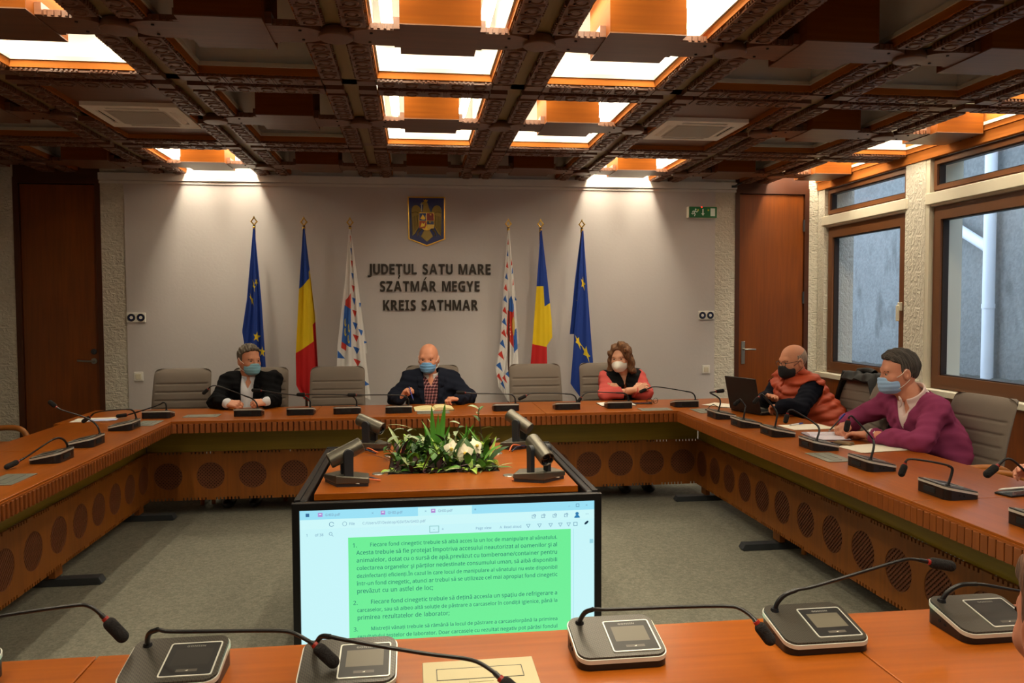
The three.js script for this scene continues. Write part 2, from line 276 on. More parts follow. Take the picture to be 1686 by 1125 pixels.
for (let j = 4; j >= J0; j -= 2) for (let c = I0 - 1; c <= I1; c++) {   // flat planks between the discs, with a box hung in the middle
  if (AC.has(j + ',' + c) || zAt(j) > ZF - 0.2) continue;
  const x0 = bxAt(c), x1 = bxAt(c + 1), a = Math.max(XL, x0), b = Math.min(XR - 0.035, x1), z = zAt(j), w = 0.105; if (b - a < 0.2) continue;
  const s = new THREE.Shape(), X = (u) => Math.min(b, Math.max(a, u));
  s.moveTo(X(x0 + 0.06), -0.05); s.quadraticCurveTo(X(x0 + 0.1), -w, X(x0 + 0.19), -w); s.lineTo(X(x1 - 0.19), -w); s.quadraticCurveTo(X(x1 - 0.1), -w, X(x1 - 0.06), -0.05); s.lineTo(X(x1 - 0.06), 0.05);
  s.quadraticCurveTo(X(x1 - 0.1), w, X(x1 - 0.19), w); s.lineTo(X(x0 + 0.19), w); s.quadraticCurveTo(X(x0 + 0.1), w, X(x0 + 0.06), 0.05); s.closePath();
  const g = grain(extr(s, 0.03).rotateX(Math.PI / 2).translate(0, YC + 0.028, z), 0, rnd() * 7), gs = [g];
  for (const e of [-1, 1]) for (const q of [0, 1, 2, 3]) for (const f of [-1, 1]) { const xx = (x0 + x1) / 2 + e * (0.215 + q * 0.028); if (xx > a && xx < b) gs.push(bx(xx - 0.006, xx + 0.006, YC + 0.002, YC + 0.024, z + f * w, z + f * (w + 0.008))); }
  const o = obj('flat_plank', gs, M.ceil, ceiling);
  for (const e of [-1, 1]) for (const f of [-1, 1]) { const q = obj('bolt', boltGeo, M.dark, o); q.position.set(e < 0 ? X(x0 + 0.15 + (f < 0 ? 0.0 : 0.012)) : X(x1 - 0.15), YC - 0.002, z + f * 0.06); }
  const cx = (x0 + x1) / 2, h = 0.178; if (cx + h > XR - 0.04) { if (cx - h > XR - 0.1) continue; }
  const x2 = Math.min(cx + h, XR - 0.035);
  const box = obj('hung_box', [gb(0, cx - h, x2, YC - 0.003, YC + 0.012, z - 0.2, z + 0.2), gb(0, cx - h, x2, YC + 0.012, YC + 0.27, z - 0.2, z - 0.18), gb(0, cx - h, x2, YC + 0.012, YC + 0.27, z + 0.18, z + 0.2), gb(2, cx - h, cx - h + 0.02, YC + 0.012, YC + 0.27, z - 0.18, z + 0.18), gb(2, x2 - 0.02, x2, YC + 0.012, YC + 0.27, z - 0.18, z + 0.18), gb(0, cx - h + 0.02, x2 - 0.02, YC + 0.25, YC + 0.27, z - 0.18, z + 0.18)], M.ceilBox, ceiling);
  obj('underside', gb(0, cx - h, x2, YC - 0.008, YC - 0.003, z - 0.2, z + 0.2), M.ceil, box);
  for (const e of [-1, 1]) { const xx = cx + e * (h + 0.014); if (xx < XR - 0.05) obj('side_block', gb(2, xx - 0.014, xx + 0.014, YC - 0.001, YC + 0.05, z - 0.125, z + 0.125), M.ceil, box); }
}
if (ringStuff.length) obj('carved_rings', ringStuff, M.ceil, ceiling).userData.kind = 'stuff';
const glow = std({ color: 0x000000, emissive: LAMP, emissiveIntensity: LAMP_GLOW });
const where = { '0,1': 'left of the middle beam, in the front row', '0,2': 'right of the middle beam, in the front row', '0,-1': 'at the upper left corner of the photo', '0,5': 'over the windows nearest the camera', '2,1': 'in the second row, above the wall emblem', '2,2': 'in the second row, right of the wall emblem', '2,5': 'over the large window on the right wall', '4,-1': 'against the back wall above the left blue flag', '4,3': 'against the back wall above the right blue flag', '4,5': 'over the wooden door on the right' };
for (let j = 4; j >= J0; j -= 2) for (let c = I0 - 1; c <= I1; c++) {   // coffers: wooden frame, pale lip, and a lamp or an air unit
  const a = Math.max(XL, bxAt(c) + 0.142), b = Math.min(XR - 0.03, bxAt(c + 1) - 0.142), z0 = Math.max(ZB, zAt(j + 1) + 0.14), z1 = Math.min(ZF, zAt(j - 1) - 0.14);
  if (b - a < 0.1 || z1 - z0 < 0.2) continue;
  const y0 = YC + 0.015, y1 = YC + 0.052, lit = LIT.has(j + ',' + c), wallSide = j === 4, t = 0.014;
  const frame = (p, q, w, y, Y) => [gb(2, a + p, a + p + w, y, Y, z0, z1), gb(2, b - p - w, b - p, y, Y, z0, z1), gb(0, a + p + w, b - p - w, y, Y, z1 - p - w, z1 - p), ...(wallSide ? [] : [gb(0, a + p + w, b - p - w, y, Y, z0 + p, z0 + p + w)])];
  obj('coffer_frame', frame(0, 0, t, y0, y1), M.frameWood, ceiling);
  obj('coffer_lip', frame(0.0, 0, 0.024, y1, y1 + 0.022), M.lip, ceiling);
  if (AC.has(j + ',' + c)) continue;
  if (lit) {
    const w = b - a - 0.08, d = z1 - z0 - 0.08, y = YTOP - 0.075;
    const L = thing('ceiling_light', 'glowing ceiling coffer lamp ' + (where[j + ',' + c] ?? 'above and behind the camera'), 'ceiling light', [(a + b) / 2, y, (z0 + z1) / 2]);
    if (!where[j + ',' + c]) L.userData.group = 'coffer lights above and behind the camera';
    // two tubes per coffer, one on either side of the hung box
    obj('lamp_housing', bx(-w / 2 - 0.015, w / 2 + 0.015, 0.01, 0.02, -d / 2 - 0.015, d / 2 + 0.015), M.white, L);
    for (const e of [-1, 1]) {
      const xx = e * (w / 2 - 0.035), hy = 0.22, ly = YC + hy - y, len = d - 0.02;
      obj('light_tube', rbx(xx - 0.03, xx + 0.03, ly, ly + 0.04, -len / 2, len / 2, 0.012), glow, L);
      for (const f of [-1, 1]) obj('lamp_socket', rbx(xx - 0.02, xx + 0.02, ly - 0.02, ly + 0.05, f * (len / 2) - 0.012, f * (len / 2) + 0.012, 0.004), M.cream, L);
      const l = new THREE.RectAreaLight(LAMP, LAMP_POWER * (wallSide ? 1.7 : 1), 0.06, len); l.position.set((a + b) / 2 + xx, YC + hy - 0.008, (z0 + z1) / 2); l.lookAt(l.position.x, 0, l.position.z); scene.add(l);
    }
  }
}
{ // two ceiling cassettes, each in a flat wooden field
  for (const [c, lab] of [[-1, 'white square ceiling air conditioning cassette in the wooden field on the left'], [3, 'white square ceiling air conditioning cassette in the wooden field on the right']]) {
    const x = (bxAt(c) + bxAt(c + 1)) / 2, z0 = zAt(3) + 0.155, z1 = zAt(1) - 0.155, zc = -5.42;
    obj('flat_field', gb(0, bxAt(c) + 0.15, bxAt(c + 1) - 0.15, YC + 0.045, YC + 0.06, z0, z1), M.ceil, ceiling);
    const t = thing('air_conditioner', lab, 'air conditioner', [x, YC + 0.045, zc]), h = 0.29, sl = [];
    const outer = rect(2 * h, 2 * h, 0.012), hole = (cx, cy, w, d) => { const p = new THREE.Path(); p.moveTo(cx - w, cy - d); p.lineTo(cx - w, cy + d); p.lineTo(cx + w, cy + d); p.lineTo(cx + w, cy - d); p.closePath(); outer.holes.push(p); };
    for (const s of [-1, 1]) { hole(s * 0.225, 0, 0.018, 0.16); hole(0, s * 0.225, 0.16, 0.018); }
    obj('panel', extr(outer, 0.024, 0.003).rotateX(Math.PI / 2), M.white, t);
    for (const s of [-1, 1]) { obj('vent_slot', [bx(s * 0.225 - 0.018, s * 0.225 + 0.018, -0.016, -0.006, -0.16, 0.16)], M.blackMatte, t); obj('vent_slot', [bx(-0.16, 0.16, -0.016, -0.006, s * 0.225 - 0.018, s * 0.225 + 0.018)], M.blackMatte, t); }
    for (const s of [-1, 1]) { const f = bx(-0.016, 0.016, -0.002, 0.002, -0.158, 0.158); f.rotateZ(s * 0.5); f.translate(s * 0.222, -0.02, 0); obj('flap', f, M.white, t); }
    const gr = []; for (let k = 0; k < 17; k++) gr.push(bx(-0.17, 0.17, -0.032, -0.026, -0.17 + k * 0.02, -0.158 + k * 0.02));
    obj('intake_grille', [rbx(-0.185, 0.185, -0.028, -0.022, -0.185, 0.185, 0.002), ...gr], std({ color: hex(0xb9b6b0), roughness: 0.7 }), t);
  }
}
// ------------------------------------------------------------------ ring of conference tables
const TY = 0.74;
const latticeGeo = (() => {
  const g = [], R = 0.1;
  for (const s of [-1, 1]) for (let k = -5; k <= 5; k++) { const d = k * 0.0175, L = Math.sqrt(R * R - d * d); const b = new THREE.BoxGeometry(2 * L, 0.0096, 0.003); b.translate(0, d, s > 0 ? 0.0015 : -0.0015); b.rotateZ(s * Math.PI / 4); g.push(b); }
  const t = new THREE.TorusGeometry(R, 0.0035, 6, 40); g.push(t); return grain(clean(g), 0);
})();
const latticeBack = new THREE.CircleGeometry(0.101, 36);
const slatGeos = [0, 1, 2].map((k) => { const b = new RoundedBoxGeometry(0.0295, 0.066, 0.018, 1, 0.0025); b.rotateY(0.2); return grain(b, 1, k * 0.31); });
function tableUnit(label, pos, turn, L, aprons, panels, legs, depth = 0.72) {
  const t = thing('conference_table', label, 'table', pos, turn, null), h = L / 2; delete t.userData.group;
  obj('tabletop', grain(rbx(-h, h, 0.72, TY, -depth, 0, 0.003), 0, rnd() * 5), M.table, t);
  const [a0, a1] = aprons; obj('edge_strip', gb(0, a0, a1, 0.7195, 0.7285, -0.004, 0.004), M.tableEdge, t);
  obj('apron_rail', gb(0, a0, a1, 0.655, 0.72, -0.03, -0.013), M.slat, t);
  const n = Math.floor((a1 - a0) / 0.0375);
  for (let k = 0; k < n; k++) { const o = obj('slat', slatGeos[k % 3], M.slat, t); o.position.set(a0 + (k + 0.5) * (a1 - a0) / n, 0.6865, -0.003); }
  const [p0, p1] = panels, z = -0.25, m = Math.max(1, Math.round((p1 - p0) / 0.272)), pt = (p1 - p0) / m;
  obj('upper_panel', gb(0, p0, p1, 0.475, 0.655, z - 0.02, z - 0.006), M.olive, t);
  // modesty panel: toothed along both long edges, round openings
  const s = new THREE.Shape(), q = Math.floor((p1 - p0) / 0.026), w = (p1 - p0) / q; s.moveTo(p0, 0.12);
  for (let k = 0; k < q; k++) { const x = p0 + k * w; s.lineTo(x, 0.12); s.lineTo(x + w * 0.6, 0.12); if (k % 9 < 7) { s.lineTo(x + w * 0.6, 0.138); s.lineTo(x + w, 0.138); } else s.lineTo(x + w, 0.12); }
  s.lineTo(p1, 0.478);
  for (let k = 0; k < q; k++) { const x = p1 - k * w; s.lineTo(x, 0.478); s.lineTo(x - w * 0.6, 0.478); if (k % 9 < 7) { s.lineTo(x - w * 0.6, 0.462); s.lineTo(x - w, 0.462); } else s.lineTo(x - w, 0.478); }
  s.closePath();
  for (let k = 0; k < m; k++) { const c = new THREE.Path(); c.absarc(p0 + (k + 0.5) * pt, 0.3, 0.1, 0, 2 * Math.PI, true); s.holes.push(c); }
  const mp = obj('modesty_panel', grain(extr(s, 0.016, 0, 20).translate(0, 0, z), 1, rnd() * 3), M.modesty, t);
  for (let k = 0; k < m; k++) {
    const g = obj('grille', latticeGeo, M.grille, mp); g.position.set(p0 + (k + 0.5) * pt, 0.3, z + 0.011);
    const b = obj('grille_backing', latticeBack, std({ color: hex(0x2c130a), roughness: 0.9 }), mp); b.position.set(p0 + (k + 0.5) * pt, 0.3, z + 0.004);
  }
  for (const x of legs) {
    obj('leg', [gb(1, x - 0.045, x + 0.045, 0.05, 0.72, z - 0.055, z - 0.021)], M.modesty, t);
    const f = new THREE.Shape(); f.moveTo(-0.62, 0); f.lineTo(0, 0); f.lineTo(0.012, 0.012); f.lineTo(-0.006, 0.042); f.lineTo(-0.614, 0.042); f.lineTo(-0.632, 0.012); f.closePath();
    obj('foot', extr(f, 0.06, 0.003).rotateY(-Math.PI / 2).translate(x + 0.03, 0, -0.045), M.steel, t);
  }
  return t;
}
const BZ = -5.70, LX = -1.70, RX = 1.99, FZ = -1.84;
const U = (a, b) => [(a + b) / 2, (b - a)];
{
  const back = [[-2.48, -0.75, 'left', 'with the first four microphones'], [-0.75, 0.97, 'middle', 'in front of the man in the navy blazer'], [0.97, 2.72, 'right', 'in front of the woman in the coral sweater']];
  back.forEach(([a, b, w, d]) => { const [c, L] = U(a, b); tableUnit(`${w} wooden table of the far row, ${d}`, [c, 0, BZ], 0, L - 0.003, [Math.max(a, LX) - c, Math.min(b, RX) - c], [Math.max(a, LX - 0.25) - c, Math.min(b, RX + 0.25) - c], w === 'middle' ? [a - c + 0.09, b - c - 0.09] : [w === 'left' ? b - c - 0.09 : a - c + 0.09]); });
  const sides = [[-5.70, -4.62, 'far'], [-4.62, -2.89, 'middle'], [-2.89, -1.845, 'near']];
  sides.forEach(([a, b, w]) => {
    const [c, L] = U(a, b), far = w === 'far', p = [a - c - (far ? 0.25 : 0), b - c];
    // right row: local x runs towards the camera; left row: local x runs away from it
    tableUnit(`${w} wooden table of the right row below the windows`, [RX, 0, c], -Math.PI / 2, L - 0.003, [a - c, b - c], p, far ? [a - c - 0.17] : [a - c + 0.0]);
    tableUnit(`${w} wooden table of the left row opposite the windows`, [LX, 0, c], Math.PI / 2, L - 0.003, [c - b, c - a], [-p[1], -p[0]], far ? [c - a + 0.17] : [c - a - 0.075]);
  });
  [[-2.48, -0.72, 'left'], [-0.72, 1.003, 'middle'], [1.003, 2.72, 'right']].forEach(([a, b, w]) => { const [c, L] = U(a, b); tableUnit(`${w} orange wooden table of the near row, closest to the camera`, [c, 0, FZ], Math.PI, L - 0.003, [c - Math.min(b, RX), c - Math.max(a, LX)], [c - Math.min(b, RX + 0.25), c - Math.max(a, LX - 0.25)], []); });
}
// ------------------------------------------------------------------ centre table with four screens
const CX = 0.136, CZ = -3.68, CY = 0.775;
{
  const t = thing('display_table', 'square wooden centre table with a planted recess in its top, walled by four screens', 'table', [CX, 0, CZ]);
  const w = 0.545, d0 = 0.475, d1 = -0.62, s = poly([[-w, -d0], [w, -d0], [w, -d1], [-w, -d1]]), hx0 = -0.26, hx1 = 0.25, hz0 = 0.14, hz1 = -0.4;
  const hole = new THREE.Path(); hole.moveTo(hx0, -hz0); hole.lineTo(hx0, -hz1); hole.lineTo(hx1, -hz1); hole.lineTo(hx1, -hz0); hole.closePath(); s.holes.push(hole);
  obj('tabletop', grain(flat(extr(s, 0.024, 0.002)).translate(0, CY - 0.026, 0), 0, 0.4), M.table, t);
  obj('body', [gb(0, -0.5, 0.5, 0, CY - 0.1, d0 - 0.07, d0 - 0.05), gb(0, -0.5, 0.5, 0, CY - 0.1, d1 + 0.05, d1 + 0.07), gb(2, -0.5, -0.48, 0, CY - 0.1, d1 + 0.07, d0 - 0.07), gb(2, 0.48, 0.5, 0, CY - 0.1, d1 + 0.07, d0 - 0.07)], M.modesty, t);
  const g = []; for (let k = 0; k < 26; k++) for (let r = 0; r < 2; r++) { const x = -0.52 + k * 0.04; g.push(gb((k + r) % 2 ? 0 : 1, x + 0.002, x + 0.038, CY - 0.065 - r * 0.036, CY - 0.031 - r * 0.036, d0 - 0.05, d0 - 0.028 + ((k + r) % 2) * 0.006)); }
  obj('checkered_apron', [gb(0, -0.53, 0.53, CY - 0.1, CY - 0.026, d0 - 0.07, d0 - 0.045), ...g], M.slat, t);
  obj('planter_box', [gb(0, hx0 - 0.015, hx1 + 0.015, CY - 0.14, CY - 0.026, hz0, hz0 + 0.015), gb(0, hx0 - 0.015, hx1 + 0.015, CY - 0.14, CY - 0.026, hz1 - 0.015, hz1), gb(2, hx0 - 0.015, hx0, CY - 0.14, CY - 0.026, hz1, hz0), gb(2, hx1, hx1 + 0.015, CY - 0.14, CY - 0.026, hz1, hz0), gb(0, hx0, hx1, CY - 0.15, CY - 0.14, hz1, hz0)], M.doorFrame, t);
  const caps = [[-0.305, 0.12], [-0.265, -0.31], [0.285, -0.3], [0.28, 0.24]];
  for (const [x, z] of caps) obj('cable_cap', rod([x, CY, z], [x, CY + 0.003, z], 0.028, 0.026, 20), M.chrome, t);
}
const para = [['1.', 'Fiecare fond cinegetic trebuie să aibă acces la un loc de manipulare al vânatului.', 'Acesta trebuie să fie protejat împotriva accesului neautorizat al oamenilor şi al', 'animalelor, dotat cu o sursă de apă,prevăzut cu tomberoane/container pentru', 'colectarea organelor şi părţilor nedestinate consumului uman, să aibă disponibili', 'dezinfectanţi eficienţi.În cazul în care locul de manipulare al vânatului nu este disponibil', 'într-un fond cinegetic, atunci ar trebui să se utilizeze cel mai apropiat fond cinegetic', 'prevăzut cu un astfel de loc;'],
  ['2.', 'Fiecare fond cinegetic trebuie să deţină accesla un spaţiu de refrigerare a', 'carcaselor, sau să aibeo altă soluţie de păstrare a carcaselor în condiţii igienice, până la', 'primirea rezultatelor de laborator;'],
  ['3.', 'Mistreţii vânaţi trebuie să rămână la locul de păstrare a carcaselorpână la primirea', 'rezultatului testelor de laborator. Doar carcasele cu rezultat negativ pot părăsi fondul', 'cinegetic. Este obligatorie identificarea individuală a carcaselor;']];
const screenTex = canvasTex(2048, 1130, (c, w, h) => {
  c.fillStyle = '#cdfbff'; c.fillRect(0, 0, w, h);
  c.fillStyle = '#9fe6fb'; c.fillRect(0, 0, w, 66);
  c.fillStyle = '#c9fbff'; c.fillRect(800, 6, 375, 60);
  c.fillStyle = '#d2fdff'; c.fillRect(0, 66, w, 66);
  const ink = '#7fa9c4', txt = (s, x, y, z = 24, col = ink) => { c.fillStyle = col; c.font = z + 'px sans-serif'; c.textBaseline = 'alphabetic'; c.fillText(s, x, y); };
  for (const [x, f] of [[122, 1], [545, 1], [890, 1]]) { c.fillStyle = '#b78fd6'; c.fillRect(x, 20, 30, 28); c.fillStyle = '#e8f4ff'; c.fillRect(x + 7, 27, 16, 7); txt('GHID.pdf', x + 48, 44, 24, '#7f9dbb'); txt('×', x + (x === 122 ? 360 : 300), 44, 28); }
  c.fillStyle = '#3a6f9c'; c.fillRect(40, 22, 24, 24); txt('+', 1190, 46, 30); txt('–', 1860, 44, 28); c.strokeStyle = '#4f7fa3'; c.lineWidth = 3; c.strokeRect(1918, 22, 20, 20); txt('×', 1985, 44, 30);
  txt('←', 40, 112, 28, '#b5d6e2'); txt('→', 118, 112, 28, '#b5d6e2'); c.beginPath(); c.arc(212, 102, 15, 0.4, 6); c.stroke(); c.beginPath(); c.arc(300, 102, 14, 0, 6.3); c.lineWidth = 2; c.stroke(); txt('File', 330, 112, 25); txt('C:/Users/IT/Desktop/GSV/SA/GHID.pdf', 420, 112, 25, '#8fb3cb');
  for (const x of [1600, 1668, 1750, 1832]) { c.strokeStyle = '#7da6c0'; c.lineWidth = 3; c.strokeRect(x, 92, 22, 20); c.beginPath(); c.arc(x + 18, 94, 8, 0, 6.3); c.stroke(); }
  c.fillStyle = '#2f7fb5'; c.beginPath(); c.arc(1924, 92, 12, 0, 6.3); c.fill(); c.beginPath(); c.arc(1924, 122, 20, Math.PI, 2 * Math.PI); c.fill(); txt('···', 1985, 108, 30);
  txt('1', 40, 182, 26); txt('of 38', 100, 182, 25); c.lineWidth = 3; c.strokeStyle = '#7da6c0'; c.beginPath(); c.arc(205, 168, 10, 0, 6.3); c.moveTo(212, 176); c.lineTo(222, 186); c.stroke();
  c.strokeStyle = '#6aa6a6'; c.strokeRect(880, 142, 62, 44); txt('–', 902, 174, 28); txt('+', 962, 176, 30); txt('⟳', 1020, 178, 26); txt('⊞', 1085, 178, 26); txt('Page view', 1200, 178, 25); txt('A  Read aloud', 1370, 178, 25);
  for (const x of [1560, 1640, 1720, 1790, 1850]) { c.strokeStyle = '#6f9bb8'; c.beginPath(); c.moveTo(x, 156); c.lineTo(x + 26, 156); c.lineTo(x + 13, 180); c.closePath(); c.stroke(); }
  c.strokeStyle = '#4c7f9e'; c.strokeRect(1900, 154, 24, 24); c.fillStyle = '#16324a'; c.beginPath(); c.ellipse(1992, 160, 18, 8, -0.7, 0, 6.3); c.fill();
  c.fillStyle = '#71f39b'; c.fillRect(322, 200, 1556, h - 200); c.fillStyle = '#a7e8ee'; c.fillRect(1896, 200, 3, h - 200); c.fillStyle = '#9fdbe8'; c.fillRect(2015, 280, 26, 30);
  let y = 268; const L = 376, R = 1782; c.fillStyle = '#1f6f6a';
  for (const p of para) {
    c.font = '40px sans-serif'; c.fillText(p[0], 350, y + 2);
    for (let k = 1; k < p.length; k++) {
      const x0 = k === 1 ? 468 : L, words = p[k].split(' '), last = k === p.length - 1; c.font = '41px sans-serif';
      let tot = words.reduce((a, b) => a + c.measureText(b).width, 0), sp = last ? 13 : (R - x0 - tot) / (words.length - 1), fs = 41;
      if (sp < 8) { fs = 41 * (R - x0 - 9 * (words.length - 1)) / tot; sp = 9; c.font = fs + 'px sans-serif'; }
      let x = x0; for (const q of words) { c.fillText(q, x, y); x += c.measureText(q).width + sp; }
      y += 54;
    }
    y += 25;
  }
});
function tv(label, pos, turn, on, W = 0.613) {
  const t = thing('television', label, 'television', pos, turn), H = 0.70;
  const b = 0.029, s = poly([[-W, 0], [W, 0], [W, H], [-W, H]]), o = new THREE.Path(); o.moveTo(-W + b, b); o.lineTo(-W + b, H - b); o.lineTo(W - b, H - b); o.lineTo(W - b, b); o.closePath(); s.holes.push(o);
  obj('bezel', extr(s, 0.02, 0.002).translate(0, 0, -0.022), M.blackPlastic, t);
  obj('back_cover', [rbx(-W + 0.004, W - 0.004, 0.004, H - 0.004, -0.05, -0.021, 0.006), rbx(-W + 0.1, W - 0.1, 0.05, H - 0.15, -0.065, -0.05, 0.006)], M.blackPlastic, t);
  const p = new THREE.PlaneGeometry(2 * (W - b), H - 2 * b); p.translate(0, H / 2, -0.008);
  obj('screen', p, on ? std({ color: 0x050505, emissive: 0xffffff, emissiveMap: screenTex, emissiveIntensity: 0.95, roughness: 0.25 }) : std({ color: 0x08090b, roughness: 0.2 }), t);
  obj('wall_bracket', [bx(-0.2, -0.16, 0.08, 0.6, -0.1, -0.065), bx(0.16, 0.2, 0.08, 0.6, -0.1, -0.065)], M.steel, t);
  return t;
}
tv('black flat television showing a green page of text, facing the camera', [CX, 0.072, -3.062], 0, true);
tv('black flat television on the left side of the centre table, seen edge-on', [CX - 0.613, 0.072, -3.69], -Math.PI / 2, false, 0.568);
tv('black flat television on the right side of the centre table, seen edge-on', [CX + 0.613, 0.072, -3.69], Math.PI / 2, false, 0.568);
tv('black flat television behind the centre table, facing away from the camera', [CX, 0.072, -4.318], Math.PI, false);
{ const l = new THREE.RectAreaLight(new THREE.Color(0.55, 1, 0.8), SCREEN_POWER, 1.16, 0.63); l.position.set(CX, 0.42, -3.05); l.lookAt(CX, 0.42, 0); scene.add(l); }
// ------------------------------------------------------------------ conference microphones
const carbon = phys({ map: tex(128, 128, (u, v) => { const a = Math.floor(u * 16), b = Math.floor(v * 16), k = (a + b) % 2 ? Math.sin(u * 100.5) : Math.sin(v * 100.5); return mix([36, 34, 30], [78, 73, 64], 0.5 + 0.5 * k); }), roughness: 0.38, metalness: 0.3, clearcoat: 0.3, clearcoatRoughness: 0.3 });
carbon.map.repeat.set(14, 14);
const silver = std({ color: hex(0xcfd1ca), metalness: 0.35, roughness: 0.34 });
const panelPrint = canvasTex(512, 512, (c) => {
  c.fillStyle = '#08080a'; c.fillRect(0, 0, 512, 512);
  c.fillStyle = '#8d8d88'; c.font = 'bold 44px sans-serif'; c.textAlign = 'center'; c.save(); c.translate(256, 62); c.scale(1.15, 0.9); c.fillText('GONSIN', 0, 0); c.restore();
  c.fillStyle = '#5f5a4d'; c.fillRect(62, 92, 388, 258); c.fillStyle = '#55504a'; c.fillRect(150, 414, 212, 40); c.fillStyle = '#d8d6cc'; c.beginPath(); c.moveTo(240, 442); c.lineTo(272, 424); c.lineTo(266, 444); c.closePath(); c.fill();
});
const panelDark = canvasTex(512, 512, (c) => {
  c.fillStyle = '#08080a'; c.fillRect(0, 0, 512, 512);
  c.fillStyle = '#77776f'; c.font = 'bold 44px sans-serif'; c.textAlign = 'center'; c.save(); c.translate(256, 62); c.scale(1.15, 0.9); c.fillText('GONSIN', 0, 0); c.restore();
  c.fillStyle = '#191715'; c.fillRect(62, 92, 388, 258); c.fillStyle = '#4a463f'; c.fillRect(150, 414, 212, 40); c.fillStyle = '#d8d6cc'; c.beginPath(); c.moveTo(240, 442); c.lineTo(272, 424); c.lineTo(266, 444); c.closePath(); c.fill();
});
const screenLit = phys({ map: panelPrint, roughness: 0.42 }), screenDark = phys({ map: panelDark, roughness: 0.42 });
const micH = (z) => 0.0445 - z * 0.2;
function layer(w, d, r, yb, yt, bev) {   // slice of the sloped body: bottom and top given relative to the sloping top (or 0 = table)
  const g = extr(rect(w, d, r), 1, 0, 8); g.rotateX(-Math.PI / 2); const p = g.attributes.position;
  for (let i = 0; i < p.count; i++) { const z = p.getZ(i), t = p.getY(i); const lo = yb === 0 ? 0.001 : micH(z) + yb, hi = micH(z) + yt, k = t > 0.5 ? 1 - (bev ?? 0) : 1; p.setX(i, p.getX(i) * k); p.setZ(i, z * k); p.setY(i, t > 0.5 ? hi : lo); }
  g.computeVertexNormals(); return g;
}
function tiltTop(g, dy) { const p = g.attributes.position; for (let i = 0; i < p.count; i++) p.setY(i, p.getY(i) + micH(p.getZ(i)) + dy); g.computeVertexNormals(); return g; }
const micParts = (() => {
  const f = rect(0.108, 0.112, 0.006), fi = new THREE.Path(rect(0.102, 0.106, 0.004).getPoints(5)); f.holes.push(fi);
  const scr = new THREE.PlaneGeometry(0.103, 0.107); scr.rotateX(-Math.PI / 2); scr.translate(0.034, 0, 0.006);
  const uvPlate = layer(0.198, 0.15, 0.026, -0.004, 0.0, 0.012); grain(uvPlate, 0);
  return {
    base: [layer(0.199, 0.151, 0.027, 0, -0.0135), layer(0.19, 0.142, 0.024, -0.02, -0.012)], trim: layer(0.203, 0.155, 0.029, -0.0135, -0.0045), plate: uvPlate,
    frame: tiltTop(flat(extr(f, 0.002)).translate(0.034, 0, 0.006), 0), screen: tiltTop(scr, 0.0014),
    port: [rbx(-0.03, 0.045, 0.012, 0.036, -0.078, -0.072, 0.002)], socket: rod([-0.072, micH(-0.052) - 0.002, -0.052], [-0.072, micH(-0.052) + 0.006, -0.052], 0.011, 0.0085, 16),
    jacks: [rod([-0.1005, 0.02, -0.02], [-0.0975, 0.02, -0.02], 0.004, 0.004, 10), rod([-0.1005, 0.018, 0.0], [-0.0975, 0.018, 0.0], 0.004, 0.004, 10)],
  };
})();
for (const k of Object.keys(micParts)) micParts[k] = clean(micParts[k]);
const redRing = std({ color: hex(0x8c1a12), roughness: 0.4 });
function mic(label, x, z, turn, dz, neck, head, lit) {
  const t = thing('conference_microphone', label, 'microphone', [x, TY, z], turn, 'conference microphones on the tables');
  obj('base', micParts.base, M.blackPlastic, t); obj('trim', micParts.trim, silver, t); obj('top_plate', micParts.plate, carbon, t);
  obj('screen_frame', micParts.frame, silver, t); obj('screen', micParts.screen, lit ? screenLit : screenDark, t); obj('port_cover', micParts.port, M.blackMatte, t); obj('jack', micParts.jacks, M.blackMatte, t);
  t.updateMatrixWorld(); const inv = t.matrixWorld.clone().invert();
  const base = V(-0.072, micH(-0.052), -0.052), loc = (p) => V(p[0], p[1], p[2] ?? dz).applyMatrix4(inv);
  const P = neck.map(loc), H = head.map(loc), off = base.clone().sub(P[0]); P[0] = base.clone();
  if (P.length > 1) P[1].addScaledVector(off, 0.85); if (P.length > 2) P[2].addScaledVector(off, 0.6); if (P.length > 3) P[3].addScaledVector(off, 0.3);
  obj('socket', micParts.socket, M.blackPlastic, t);
  obj('gooseneck', [tube([...P, H[0]], 0.0042, 48, 8), tube(P.slice(0, Math.min(4, P.length)), 0.0056, 20, 8), tube([P[P.length - 1], H[0]], 0.0055, 6, 8)], M.blackPlastic, t);
  const d = H[1].clone().sub(H[0]).normalize(), r0 = H[0].clone().addScaledVector(d, -0.004);
  obj('light_ring', rod(r0, r0.clone().addScaledVector(d, 0.007), 0.0072, 0.0072, 14), redRing, t);
  const L = Math.max(0.05, H[1].distanceTo(H[0])), c = new THREE.CapsuleGeometry(0.0135, L - 0.022, 6, 16); c.applyQuaternion(new THREE.Quaternion().setFromUnitVectors(V(0, 1, 0), d)); c.translate(...H[0].clone().addScaledVector(d, L / 2 + 0.003).toArray());
  obj('foam_windscreen', c, M.foam, t);
  return t;
}
const back = Math.PI, rt = Math.PI / 2, lf = -Math.PI / 2;
const far = 'black microphone on the far table, ';
mic(far + 'leftmost of its row, beside the corner', -1.86, -5.94, back, -5.9, [[-1.757, 0.802], [-1.767, 0.851], [-1.79, 0.858], [-1.82, 0.843], [-1.984, 0.789]], [[-2.06, 0.767], [-2.135, 0.759]]);
mic(far + 'in front of the man in the black jacket', -1.221, -5.95, back, -5.9, [[-1.159, 0.803], [-1.163, 0.835], [-1.188, 0.869], [-1.248, 0.895], [-1.418, 0.962], [-1.457, 0.969], [-1.487, 0.957]], [[-1.496, 0.945], [-1.526, 0.918]]);
